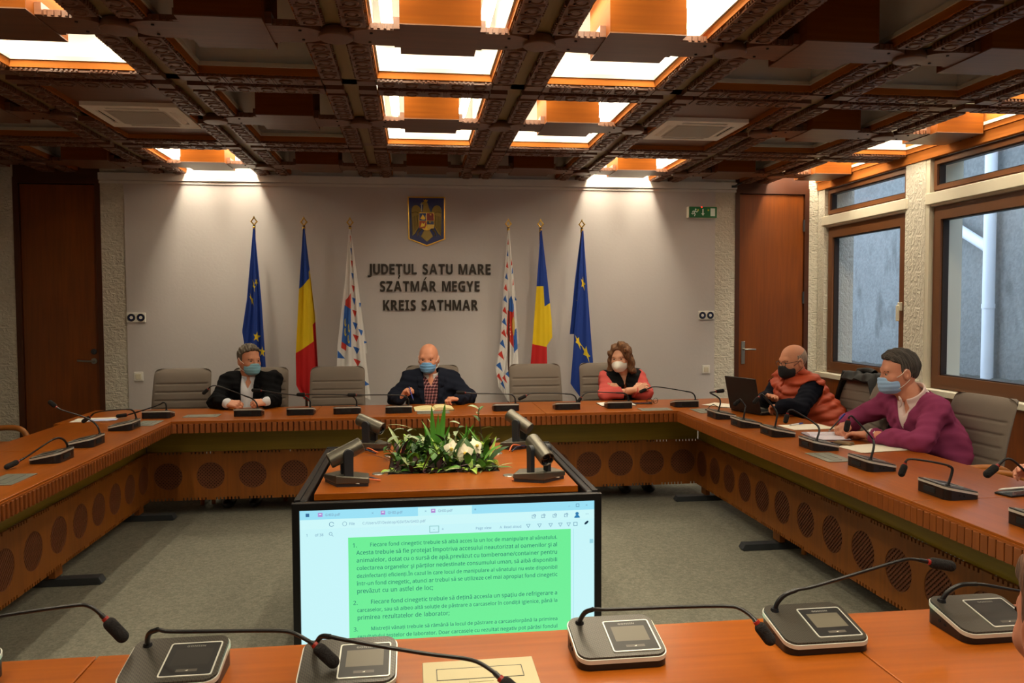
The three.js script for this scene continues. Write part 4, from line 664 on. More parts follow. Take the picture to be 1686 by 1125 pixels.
function flag(label, x, map, sheets, topY = 2.345) {
  const z = -7.15, t = thing('flag', label, 'flag', [x, 0, z]), top = topY - 0.085, m = cloth(map);
  obj('pole', rod([0, 0.03, 0], [0, top + 0.01, 0], 0.012, 0.011, 12), std({ color: hex(0x3a1d10), roughness: 0.5 }), t);
  obj('pole_base', new THREE.LatheGeometry([[0, 0], [0.15, 0], [0.15, 0.015], [0.1, 0.035], [0.03, 0.05], [0.02, 0.12], [0, 0.12]].map(([a, b]) => new THREE.Vector2(a, b)), 28), M.brass, t);
  const d = new THREE.Shape(); d.moveTo(0, -0.002); d.quadraticCurveTo(0.012, 0.02, 0.034, 0.042); d.quadraticCurveTo(0.012, 0.06, 0, 0.093); d.quadraticCurveTo(-0.012, 0.06, -0.034, 0.042); d.quadraticCurveTo(-0.012, 0.02, 0, -0.002);
  const h = new THREE.Path(); h.moveTo(0, 0.018); h.lineTo(-0.018, 0.042); h.lineTo(0, 0.068); h.lineTo(0.018, 0.042); h.closePath(); d.holes.push(h);
  obj('finial', [extr(d, 0.006, 0.0025).translate(0, top, -0.003), rod([0, top - 0.03, 0], [0, top, 0], 0.014, 0.008, 14), new THREE.SphereGeometry(0.013, 12, 8).translate(0, top - 0.008, 0)], M.brass, t);
  for (const s of sheets) { const g = drape(...s); g.translate(0, top - 0.02, 0); obj('cloth', g, m, t); }
}
const K = 0.00552;   // metres on the flag plane per photograph step used when reading the folds
const euL = canvasTex(512, 1024, (c, w, h) => { c.fillStyle = BLUE; c.fillRect(0, 0, w, h); c.fillStyle = YEL; star(c, 205, 330, 42, 0.1); star(c, 330, 300, 34, 0.6); star(c, 120, 445, 36, 0.5); star(c, 305, 605, 44, 0.2); star(c, 440, 690, 44, 0.1); star(c, 300, 850, 44, 0.3); });
flag('blue flag with yellow stars behind the man in the black jacket', -1.395, euL, [
  [1.62, lin([0, -0.004], [0.5, -0.065], [0.72, -0.11], [1, -0.06]), lin([0, 0.01], [0.4, 0.06], [0.8, 0.09], [1, 0.09]), (u) => -0.5 * Math.max(0, 0.45 - u) * 1.6, 2.1, 0.02, 0.02, [0, 1], 0.4],
]);
const ro = canvasTex(512, 1024, (c, w, h) => { c.fillStyle = '#e4c512'; c.fillRect(0, 0, w, h); c.fillStyle = '#123c98'; c.beginPath(); c.moveTo(0, 0); c.lineTo(w, 0); c.lineTo(w, 285); c.lineTo(0, 360); c.closePath(); c.fill(); c.fillStyle = '#c4181a'; c.beginPath(); c.moveTo(0, 745); c.lineTo(w, 650); c.lineTo(w, h); c.lineTo(0, h); c.closePath(); c.fill(); });
flag('blue, yellow and red flag left of the wall lettering', -0.966, ro, [
  [1.52, lin([0, -0.004], [0.35, -0.045], [0.75, -0.085], [0.92, -0.085], [1, -0.02]), lin([0, 0.012], [0.35, 0.05], [0.8, 0.085], [1, 0.085]), (u) => 0.06 * u, 1.2, 0.018, 0.018, [0, 1], 2.0],
  [1.3, lin([0, 0.0], [0.6, 0.02], [1, 0.03]), lin([0, 0.006], [0.6, 0.085], [1, 0.105]), () => 0, 0.8, 0.012, -0.02, [0.4, 1], 0.5],
]);
function crest(c, x, y, s) {   // quartered shield
  c.save(); c.translate(x, y); c.scale(s, s); c.fillStyle = TR; c.beginPath(); c.moveTo(-70, -120); c.lineTo(70, -120); c.lineTo(70, 60); c.quadraticCurveTo(60, 120, 0, 150); c.quadraticCurveTo(-60, 120, -70, 60); c.closePath(); c.fill();
  c.fillStyle = TB; c.fillRect(-70, -60, 140, 150); c.strokeStyle = YEL; c.lineWidth = 9; for (const [a, b] of [[-35, -20], [-20, 40], [40, 0], [35, 60]]) { c.beginPath(); c.arc(a, b, 18, 0.5, 5); c.moveTo(a - 12, b - 24); c.lineTo(a + 16, b + 26); c.stroke(); } c.restore();
}
const cw = '#dcdad8';
const whiteL = canvasTex(512, 1024, (c, w, h) => {
  c.fillStyle = cw; c.fillRect(0, 0, w, h);
  c.fillStyle = TR; c.beginPath(); c.moveTo(75, 460); c.lineTo(250, 395); c.lineTo(240, 540); c.lineTo(75, 540); c.closePath(); c.fill(); c.fillStyle = TB; c.fillRect(60, 495, 185, 240); c.fillStyle = TR; c.fillRect(60, 735, 90, 40); c.strokeStyle = '#d8c23a'; c.lineWidth = 9; for (const [a, b] of [[110, 600], [120, 660], [200, 620], [195, 690]]) { c.beginPath(); c.arc(a, b, 20, 0.4, 4.6); c.moveTo(a - 16, b - 22); c.lineTo(a + 14, b + 24); c.stroke(); }
  for (let k = 0; k < 12; k++) tri(c, 345 + (k < 4 ? -18 + k * 5 : 0), 60 + k * 76, 34, 'd', k % 2 ? TB : TR);
  tri(c, 60, 830, 36, 'r', TB); tri(c, 455, 930, 36, 'r', TB); tri(c, 470, 620, 30, 'd', TB);
});
flag('white flag with red and blue triangles left of the wall lettering', -0.562, whiteL, [
  [1.42, lin([0, -0.008], [0.35, -0.05], [0.75, -0.12], [0.9, -0.13], [1, -0.05]), lin([0, 0.008], [0.35, 0.06], [0.7, 0.12], [1, 0.165]), (u) => 0.12 * u - 0.1 * Math.max(0, 0.4 - u), 2.3, 0.018, 0.02, [0, 1], 1.0],
  [1.12, lin([0, 0.0], [0.6, 0.05], [1, 0.06]), lin([0, 0.006], [0.7, 0.1], [1, 0.15]), () => 0, 0.7, 0.01, -0.02, [0.72, 1], 0.4],
]);
const whiteR = canvasTex(512, 1024, (c, w, h) => {
  c.fillStyle = cw; c.fillRect(0, 0, w, h);
  c.fillStyle = TB; c.beginPath(); c.moveTo(215, 420); c.lineTo(310, 380); c.lineTo(390, 440); c.lineTo(390, 560); c.lineTo(200, 560); c.closePath(); c.fill(); c.fillStyle = TR; c.beginPath(); c.moveTo(165, 490); c.lineTo(390, 470); c.lineTo(350, 690); c.lineTo(140, 640); c.closePath(); c.fill();
  c.fillStyle = TB; c.fillRect(330, 590, 120, 125); c.fillStyle = '#c7a24e'; c.beginPath(); c.ellipse(350, 560, 48, 55, 0, 0, 6.3); c.fill(); c.fillStyle = '#2a221c'; c.fillRect(345, 640, 20, 30); c.strokeStyle = '#efe9e0'; c.lineWidth = 6; for (const [a, b] of [[215, 560], [250, 570], [235, 600], [265, 610]]) { c.beginPath(); c.arc(a, b, 10, 0, 5); c.stroke(); }
  for (let k = 0; k < 13; k++) tri(c, 90 + (k < 5 ? 60 - k * 14 : 0) - (k > 8 ? 20 : 0), 70 + k * 72, 32, 'u', k % 2 ? TB : TR);
  for (const [x, y, q] of [[400, 190, TR], [425, 240, TB], [440, 310, TR], [470, 610, TB], [250, 860, TB], [180, 905, TR], [130, 960, TB], [420, 900, TB]]) tri(c, x, y, 30, 'u', q);
});
flag('white flag with red and blue triangles right of the wall lettering', 0.87, whiteR, [
  [1.62, lin([0, -0.01], [0.3, -0.045], [0.7, -0.085], [0.88, -0.13], [1, -0.1]), lin([0, 0.008], [0.4, 0.055], [0.8, 0.09], [1, 0.06]), (u) => -0.12 * Math.abs(u - 0.75) * 2, 2.4, 0.022, 0.02, [0, 0.86], 2.2],
  [1.05, lin([0, 0.0], [0.6, 0.04], [1, 0.05]), lin([0, 0.008], [0.6, 0.075], [1, 0.105]), () => 0, 0.8, 0.01, -0.02, [0.78, 1], 0.3],
]);
const roR = canvasTex(512, 1024, (c, w, h) => { c.fillStyle = '#e4c512'; c.fillRect(0, 0, w, h); c.fillStyle = '#123c98'; c.fillRect(0, 0, 340, 350); c.beginPath(); c.moveTo(330, 0); c.lineTo(w, 0); c.lineTo(w, 690); c.lineTo(330, 660); c.closePath(); c.fill(); c.fillStyle = '#c0181a'; c.beginPath(); c.moveTo(0, 715); c.lineTo(340, 735); c.lineTo(340, h); c.lineTo(0, h); c.closePath(); c.fill(); });
flag('blue, yellow and red flag right of the wall lettering', 1.17, roR, [
  [1.5, lin([0, -0.006], [0.35, -0.045], [0.7, -0.085], [1, -0.125]), lin([0, 0.008], [0.35, 0.02], [0.7, 0.05], [1, 0.06]), () => 0, 0.9, 0.012, 0.022, [0, 0.64], 2.5],
  [1.05, lin([0, 0.0], [0.4, 0.02], [1, 0.04]), lin([0, 0.012], [0.4, 0.06], [0.85, 0.108], [1, 0.112]), (u) => -0.1 * u + 0.04, 0.5, 0.012, -0.012, [0.66, 1], 0.2],
]);
const euR = canvasTex(512, 1024, (c, w, h) => { c.fillStyle = BLUE; c.fillRect(0, 0, w, h); c.fillStyle = '#ecd02a'; star(c, 250, 312, 58); star(c, 130, 700, 50, 0.1); star(c, 330, 705, 58); });
flag('blue flag with yellow stars left of the woman in the coral sweater', 1.56, euR, [
  [1.42, lin([0, -0.006], [0.4, -0.045], [0.68, -0.085], [0.72, -0.085], [1, -0.115]), lin([0, 0.008], [0.4, 0.06], [0.8, 0.115], [1, 0.145]), (u) => 0.3 * (u > 0.3 ? Math.min(1, (u - 0.0) * 1.2) : u * 1.2), 1.3, 0.014, 0.02, [0, 1], 1.4],
  [0.96, lin([0, -0.006], [0.5, -0.07], [1, -0.115]), lin([0, 0.0], [0.5, 0.0], [1, -0.05]), () => 0, 0.7, 0.01, -0.016, [0, 0.12], 0.3],
]);
// ------------------------------------------------------------------ wall emblem, lettering, signs
{
  const t = thing('wall_emblem', 'blue shield emblem with a golden eagle, above the lettering on the back wall', 'emblem', [0.128, 2.355, ZB]);
  const sh = (k) => poly([[-0.168 - k, 0.222 + k], [0.168 + k, 0.222 + k], [0.164 + k, -0.165 - k * 0.5], [0, -0.226 - k * 1.2], [-0.164 - k, -0.165 - k * 0.5]]);
  obj('gold_border', extr(sh(0.01), 0.018, 0.002), M.brass, t); obj('blue_field', extr(sh(-0.002), 0.023, 0.001), std({ color: hex(0x12256e), roughness: 0.35 }), t);
  const gold = std({ color: hex(0x9c8746), metalness: 0.35, roughness: 0.5 }), goldDark = std({ color: hex(0x6e5c2c), metalness: 0.3, roughness: 0.55 });
  for (const s of [-1, 1]) {
    const w = new THREE.Shape(); w.moveTo(s * 0.04, 0.06); w.quadraticCurveTo(s * 0.055, 0.15, s * 0.1, 0.15); w.quadraticCurveTo(s * 0.142, 0.145, s * 0.142, 0.09); w.lineTo(s * 0.135, -0.14); w.lineTo(s * 0.11, -0.12); w.lineTo(s * 0.075, -0.06); w.lineTo(s * 0.05, 0.0); w.closePath();
    const g = obj('wing', extr(w, 0.008, 0.003).translate(0, 0, 0.024), gold, t);
    const f = []; for (let k = 0; k < 5; k++) f.push(rod([s * (0.065 + k * 0.016), 0.06 - 0.005 * k, 0.035], [s * (0.08 + k * 0.013), -0.05 - 0.019 * k, 0.035], 0.003)); f.push(tube([[s * 0.055, 0.06, 0.036], [s * 0.1, 0.085, 0.037], [s * 0.14, 0.075, 0.035]], 0.0028, 10, 5)); obj('feathers', f, goldDark, g);
  }
  const b = new THREE.Shape(); b.moveTo(-0.042, 0.08); b.quadraticCurveTo(-0.03, 0.13, -0.03, 0.155); b.lineTo(-0.052, 0.163); b.lineTo(-0.03, 0.182); b.quadraticCurveTo(0.0, 0.196, 0.012, 0.165); b.quadraticCurveTo(0.022, 0.12, 0.042, 0.08); b.lineTo(0.045, -0.06); b.lineTo(-0.045, -0.06); b.closePath(); obj('eagle_body', extr(b, 0.01, 0.003).translate(0, 0, 0.024), gold, t);
  const tl = poly([[-0.018, -0.075], [0.022, -0.075], [0.06, -0.145], [0.03, -0.17], [0.002, -0.195], [-0.028, -0.17], [-0.056, -0.145]]); obj('tail', extr(tl, 0.009, 0.003).translate(0, 0, 0.024), gold, t);
  for (const s of [-1, 1]) obj('claw', [rod([s * 0.05, -0.07, 0.03], [s * 0.085, -0.11, 0.03], 0.008, 0.006), rod([s * 0.085, -0.11, 0.03], [s * 0.09, -0.145, 0.03], 0.005, 0.002), rod([s * 0.085, -0.11, 0.03], [s * 0.07, -0.14, 0.03], 0.005, 0.002)], goldDark, t);
  obj('cross', [bx(-0.05, -0.044, 0.09, 0.175, 0.034, 0.038), bx(-0.06, -0.034, 0.155, 0.161, 0.034, 0.038)], M.chrome, t);
  obj('crown', poly([[0, 0], [1, 0]]) && extr(poly([[-0.022, 0.185], [0.008, 0.185], [0.014, 0.203], [0.002, 0.195], [-0.007, 0.207], [-0.016, 0.195], [-0.028, 0.203]]), 0.008, 0.001).translate(0, 0, 0.026), M.brass, t);
  const q = [['#1c3a86', -0.072, 0.0, 0.0, 0.075], ['#8e1c1c', 0.0, 0.07, 0.0, 0.075], ['#a03018', -0.072, 0.0, -0.07, 0.0], ['#1d2c66', 0.0, 0.07, -0.035, 0.0], ['#d8b24a', 0.005, 0.07, -0.072, -0.035]];
  const cs = obj('shield', extr(poly([[-0.074, 0.078], [0.072, 0.078], [0.072, -0.045], [0.03, -0.082], [0, -0.09], [-0.032, -0.082], [-0.074, -0.045]]), 0.006, 0.001).translate(0, 0, 0.038), M.brass, t);
  for (const [c, a, bb, y0, y1] of q) obj('quarter', bx(a + 0.002, bb - 0.002, y0 + 0.002, y1 - 0.002, 0.044, 0.048), std({ color: hex(c), roughness: 0.4 }), cs);
  const yl = std({ color: hex(0xe0b83c), metalness: 0.4, roughness: 0.4 });
  obj('charge', [extr(poly([[-0.06, 0.02], [-0.035, 0.062], [-0.02, 0.03], [-0.012, 0.055], [-0.012, 0.015], [-0.035, 0.01]]), 0.003).translate(0, 0, 0.048), new THREE.SphereGeometry(0.008, 8, 6).translate(0.036, 0.058, 0.05), new THREE.SphereGeometry(0.008, 8, 6).translate(0.03, -0.014, 0.05), extr(poly([[-0.06, -0.06], [-0.045, -0.015], [-0.03, -0.03], [-0.012, -0.01], [-0.02, -0.05], [-0.04, -0.055]]), 0.003).translate(0, 0, 0.048), extr(poly([[0.0, -0.04], [0.014, -0.078], [-0.014, -0.078]]), 0.003).translate(-0.005, 0, 0.048)], yl, cs);
}
{
  const font = await new FontLoader().loadAsync('fonts/droid/droid_sans_bold.typeface.json'), ink = std({ color: hex(0x2b2218), roughness: 0.45, metalness: 0.2 });
  const lines = [['JUDEŢUL SATU MARE', 1.853, -0.43, 0.737, 'upper line of dark raised wall lettering'], ['SZATMÁR MEGYE', 1.69, -0.318, 0.63, 'middle line of dark raised wall lettering'], ['KREIS SATHMAR', 1.51, -0.29, 0.612, 'lowest line of dark raised wall lettering']];
  for (const [text, y, x0, x1, lab] of lines) {
    const t = thing('wall_lettering', lab + ', reading ' + text.toLowerCase().replace(/(^|\s)\S/g, (s) => s.toUpperCase()), 'lettering', [0, y, ZB]);
    const size = 0.098, track = 0.014, adv = []; let w = 0;
    for (const ch of text) { if (ch === ' ') { w += 0.052; adv.push(null); continue; } const base = ch === 'Ţ' ? 'T' : ch === 'Á' ? 'A' : ch, g = new TextGeometry(base, { font, size, depth: 0.014, curveSegments: 6, bevelEnabled: true, bevelSize: 0.0008, bevelThickness: 0.0012, bevelSegments: 1 }); g.computeBoundingBox(); const b = g.boundingBox; g.translate(-b.min.x, 0, 0); adv.push([g, w, ch, b.max.x - b.min.x]); w += b.max.x - b.min.x + track; }
    w -= track; const k = (x1 - x0) / w;
    for (const a of adv) { if (!a) continue; const [g, x, ch, gw] = a, gs = [g]; if (ch === 'Ţ') gs.push(bx(gw / 2 - 0.007, gw / 2 + 0.011, -0.026, -0.008, 0, 0.014), bx(gw / 2 - 0.012, gw / 2 + 0.003, -0.042, -0.024, 0, 0.014)); if (ch === 'Á') gs.push(bx(-0.02, 0.02, -0.006, 0.006, 0, 0.014).rotateZ(0.9).translate(gw / 2 + 0.01, 0.122, 0)); const o = obj('letter', clean(gs).scale(k, 1, 1).translate(x0 + x * k, 0, 0.004), ink, t); }
  }
}
{
  const t = thing('exit_sign', 'green emergency exit sign box with a running figure, on the back wall', 'sign', [2.845, 2.466, ZB]);
  const face = canvasTex(512, 192, (c, w, h) => {
    c.fillStyle = '#1c6a34'; c.fillRect(0, 0, w, h); c.fillStyle = '#d9e4d4'; c.fillRect(395, 28, 84, 136); c.fillRect(244, 40, 22, 76); c.beginPath(); c.moveTo(222, 112); c.lineTo(288, 112); c.lineTo(255, 160); c.closePath(); c.fill();
    c.beginPath(); c.arc(120, 48, 15, 0, 6.3); c.fill(); c.strokeStyle = '#d9e4d4'; c.lineWidth = 17; c.lineCap = 'round'; c.beginPath(); c.moveTo(112, 72); c.lineTo(92, 108); c.lineTo(112, 130); c.lineTo(100, 160); c.moveTo(92, 108); c.lineTo(70, 128); c.lineTo(48, 120); c.moveTo(108, 76); c.lineTo(140, 92); c.lineTo(158, 78); c.moveTo(104, 78); c.lineTo(74, 78); c.lineTo(62, 98); c.stroke();
    c.fillStyle = '#c9c23a'; c.beginPath(); c.arc(165, 58, 16, 0, 6.3); c.arc(355, 58, 16, 0, 6.3); c.fill();
  });
  obj('housing', rbx(-0.15, 0.147, -0.056, 0.056, 0, 0.05, 0.004), M.cream, t); const p = new THREE.PlaneGeometry(0.285, 0.108); p.translate(0.002, 0, 0.0505); obj('face', p, std({ map: face, emissive: 0xffffff, emissiveMap: face, emissiveIntensity: 0.06, roughness: 0.35 }), t);
  obj('signal_lamp', new THREE.SphereGeometry(0.007, 10, 8).translate(-0.012, 0.05, 0.05), std({ color: 0x220000, emissive: 0xff3322, emissiveIntensity: 3 }), t);
}
function socket(label, x, y) {
  const t = thing('wall_socket', label, 'wall socket', [x, y, ZB]); obj('plate', rbx(-0.083, 0.083, -0.044, 0.044, 0, 0.012, 0.005), M.white, t);
  for (const s of [-1, 1]) { obj('ring', [new THREE.TorusGeometry(0.03, 0.006, 8, 28).translate(s * 0.041, 0, 0.012)], M.blackPlastic, t); obj('cup', new THREE.LatheGeometry([[0.031, 0.012], [0.026, 0.016], [0.012, 0.011], [0, 0.01]].map(([a, b]) => new THREE.Vector2(a, b)), 24).rotateX(Math.PI / 2).translate(s * 0.041, 0, 0), std({ color: hex(0x141d4a), roughness: 0.2 }), t); }
}
socket('white wall plate with two round black sockets near the left door', -2.52, 1.455); socket('white wall plate with two round black sockets below the exit sign', 2.905, 1.446);
function lightSwitch(label, x, y) { const t = thing('light_switch', label, 'switch', [x, y, ZB]); obj('plate', rbx(-0.04, 0.04, -0.042, 0.042, 0, 0.01, 0.004), M.white, t); obj('rocker', rbx(-0.024, 0.024, -0.026, 0.026, 0.006, 0.015, 0.003).rotateX(0.06), M.cream, t); }
lightSwitch('white square light switch on the left of the back wall', -2.512, 0.914); lightSwitch('white square light switch on the right of the back wall', 2.905, 0.902);
{ const t = thing('door_closer', 'small grey metal bracket at the top of the right plaster strip', 'bracket', [3.19, 2.745, ZB + 0.03]); obj('arm', [rod([-0.03, -0.02, 0], [0.05, 0.012, 0.05], 0.006), rod([-0.04, -0.02, 0], [0.01, -0.02, 0.01], 0.012)], M.steel, t); }
// ------------------------------------------------------------------ conference chairs
const upholstery = std({ color: hex(0x71675e), roughness: 0.95, bumpMap: rep(weave, 6), bumpScale: 0.0012 }), armWood = std({ map: woodTex([140, 80, 26], [188, 118, 48], 14), roughness: 0.42 });
function closed(nu, nv, front, back2) {
  const pos = [], uv = [], idx = [], W = nu + 1, N = W * (nv + 1);
  for (const f of [front, back2]) for (let j = 0; j <= nv; j++) for (let i = 0; i <= nu; i++) { const p = f(i / nu, j / nv); pos.push(...p); uv.push(p[0], p[1]); }
  const q = (a, b, c, d) => idx.push(a, b, c, a, c, d);
  for (let j = 0; j < nv; j++) for (let i = 0; i < nu; i++) { const a = j * W + i; q(a, a + 1, a + W + 1, a + W); q(N + a, N + a + W, N + a + W + 1, N + a + 1); }
  for (let i = 0; i < nu; i++) { q(i, N + i, N + i + 1, i + 1); const a = nv * W + i; q(a, a + 1, N + a + 1, N + a); }
  for (let j = 0; j < nv; j++) { const a = j * W, b = a + W; q(a, b, N + b, N + a); const c = j * W + nu, d = c + W; q(c, N + c, N + d, d); }
  const g = new THREE.BufferGeometry(); g.setAttribute('position', new THREE.Float32BufferAttribute(pos, 3)); g.setAttribute('uv', new THREE.Float32BufferAttribute(uv, 2)); g.setIndex(idx); g.computeVertexNormals(); return g;
}
const chairParts = (() => {
  const H = 0.64, y0 = 0.39, groove = (v) => { let d = 0; for (const g of [0.806, 0.7, 0.595, 0.49, 0.385, 0.28]) d = Math.max(d, Math.exp(-Math.pow((v - g) * H / 0.0055, 2))); return d; };
  const hw = (v) => { const s = (1 - v) * H, r = 0.045; let w = 0.228 + 0.014 * (1 - v); if (s < r) w = w - r + Math.sqrt(Math.max(0, r * r - (r - s) * (r - s))); return w; };
  const zc = (v) => -0.23 - 0.115 * v + 0.03 * Math.sin(v * 3.1);
  const front = (u, v) => { const k = 2 * u - 1, w = hw(v), e = Math.pow(Math.abs(k), 7), m = Math.abs(k) < 0.86 ? 1 : Math.max(0, 1 - (Math.abs(k) - 0.86) / 0.05), top = Math.pow(v, 22); return [k * w, y0 + v * H, zc(v) + 0.032 + 0.018 * k * k - 0.03 * e - 0.03 * top - 0.009 * groove(v) * m]; };
  const bk = (u, v) => { const k = 2 * u - 1, e = Math.pow(Math.abs(k), 7), top = Math.pow(v, 22); return [k * hw(v), y0 + v * H, zc(v) - 0.02 + 0.018 * k * k + 0.012 * e + 0.012 * top]; };
  const arm = (s) => { const c = [[s * 0.275, 0.4, -0.27], [s * 0.285, 0.6, -0.265], [s * 0.287, 0.672, -0.19], [s * 0.288, 0.69, 0.0], [s * 0.286, 0.675, 0.17], [s * 0.282, 0.58, 0.215], [s * 0.278, 0.42, 0.2]]; const g = tube(c, 0.02, 44, 10); return grain(g, 2); };
  return {
    back: closed(40, 110, front, bk), seat: new RoundedBoxGeometry(0.5, 0.09, 0.48, 4, 0.035).translate(0, 0.43, 0.0), arms: [arm(-1), arm(1)],
    legs: [[-0.27, 0.2], [0.27, 0.2], [-0.27, -0.26], [0.27, -0.26]].map(([x, z]) => rod([x * 1.02, 0, z * 1.08], [x, 0.43, z], 0.016, 0.021, 12)), rail: [rod([-0.27, 0.38, -0.24], [0.27, 0.38, -0.24], 0.016), rod([-0.27, 0.38, 0.18], [0.27, 0.38, 0.18], 0.016)],
  };
})();
let chair0 = null;
function chair(label, x, z, turn, group) {
  if (chair0) return dup(chair0, [x, 0, z], turn, label, group);
  const t = chair0 = thing('conference_chair', label, 'chair', [x, 0, z], turn, group);
  obj('backrest', chairParts.back, upholstery, t); obj('seat', chairParts.seat, upholstery, t);
  for (const a of chairParts.arms) obj('armrest', a, armWood, t);
  for (const l of chairParts.legs) obj('leg', l, armWood, t); obj('rail', chairParts.rail, armWood, t);
  return t;
}
const G1 = 'grey conference chairs along the far table', G2 = 'grey conference chairs along the right table', G3 = 'grey conference chairs along the left table';
chair('empty grey chair left of the man in the black jacket', -1.93, -6.5, 0, G1);
chair('grey chair holding the man in the black jacket', -1.3, -6.52, 0.0, G1);
chair('empty grey chair between the red-bottomed flag and the bald man', -0.655, -6.5, 0, G1);
chair('grey chair holding the bald man in the navy blazer', 0.154, -6.5, 0, G1);
chair('empty grey chair right of the open notebook', 1.06, -6.5, 0, G1);
chair('grey chair holding the woman in the coral sweater', 1.695, -6.52, 0, G1);
chair('grey chair with a black coat hung over its back', 2.93, -5.27, -rt + 0.02, G2);
chair('light grey chair half hidden by the man in purple', 2.66, -4.68, -rt - 0.3, G2);
chair('empty grey chair right of the man in purple', 2.82, -3.93, -rt + 0.05, G2);
chair('grey chair cut by the right edge of the photo', 2.74, -3.25, -rt - 0.15, G2);
chair('farther chair at the left photo edge showing one wooden arm', -2.95, -5.62, rt, G3);
chair('nearer chair at the left photo edge showing wooden arms', -2.95, -4.98, rt, G3);
{ // black coat over the chair back
  const t = thing('coat', 'black coat hanging over the back of a grey chair by the window', 'coat', [2.93, 0, -5.27], -rt + 0.02), m = std({ color: hex(0x121214), roughness: 0.8, side: THREE.DoubleSide });
  const nz = (u, v) => 0.014 * Math.sin(u * 17 + v * 5) + 0.01 * Math.sin(u * 31 - v * 9);
  const f = (u, v) => { const k = 2 * u - 1, a = v * 1.0; const over = a < 0.42; const w = 0.255 + 0.03 * v; if (over) { const q = a / 0.42; return [k * w * (0.92 + 0.1 * (1 - q)), 0.62 + 0.4 * q + 0.02 * (1 - k * k) + nz(u, v) * 0.5, -0.375 + 0.06 * (1 - q) * 0 - 0.03 + 0.02 * q + nz(u, v) * 0.6]; } const q = (a - 0.42) / 0.58, drop = Math.abs(k) > 0.55 ? 0.42 * (Math.abs(k) - 0.55) / 0.45 + 0.05 : 0.05; return [k * w * (1 + 0.06 * q), 1.035 + 0.015 * Math.sin(q * 3.14) - drop * q + nz(u, v) * 0.4, -0.365 + 0.09 * q + 0.035 + nz(u, v) * 0.5]; };
  obj('body', closed(48, 48, f, (u, v) => { const p = f(u, v); return [p[0] * 1.015, p[1] + 0.012, p[2] + (v < 0.42 ? -0.012 : 0.012)]; }), m, t);
  obj('sleeve', tube([[-0.26, 1.0, -0.34], [-0.285, 0.85, -0.33], [-0.29, 0.7, -0.32], [-0.28, 0.58, -0.31]], 0.045, 24, 12), m, t);
  obj('collar', tube([[-0.1, 1.05, -0.33], [0, 1.062, -0.34], [0.1, 1.05, -0.33]], 0.022, 16, 10), m, t);
}
{ const t = thing('wooden_chair', 'reddish brown wooden chair back standing against the left wall', 'chair', [-3.25, 0, -6.55], rt); obj('backrest', [grain(rbx(-0.22, 0.22, 0.5, 0.95, -0.24, -0.2, 0.015), 1)], std({ map: woodTex([88, 36, 22], [116, 52, 34], 15), roughness: 0.5 }), t); obj('seat', rbx(-0.22, 0.22, 0.42, 0.46, -0.22, 0.22, 0.012), armWood, t); for (const [x, z] of [[-0.19, 0.19], [0.19, 0.19], [-0.19, -0.22], [0.19, -0.22]]) obj('leg', rod([x, 0, z], [x, z < 0 ? 0.95 : 0.42, z], 0.017, 0.017, 10), armWood, t); }
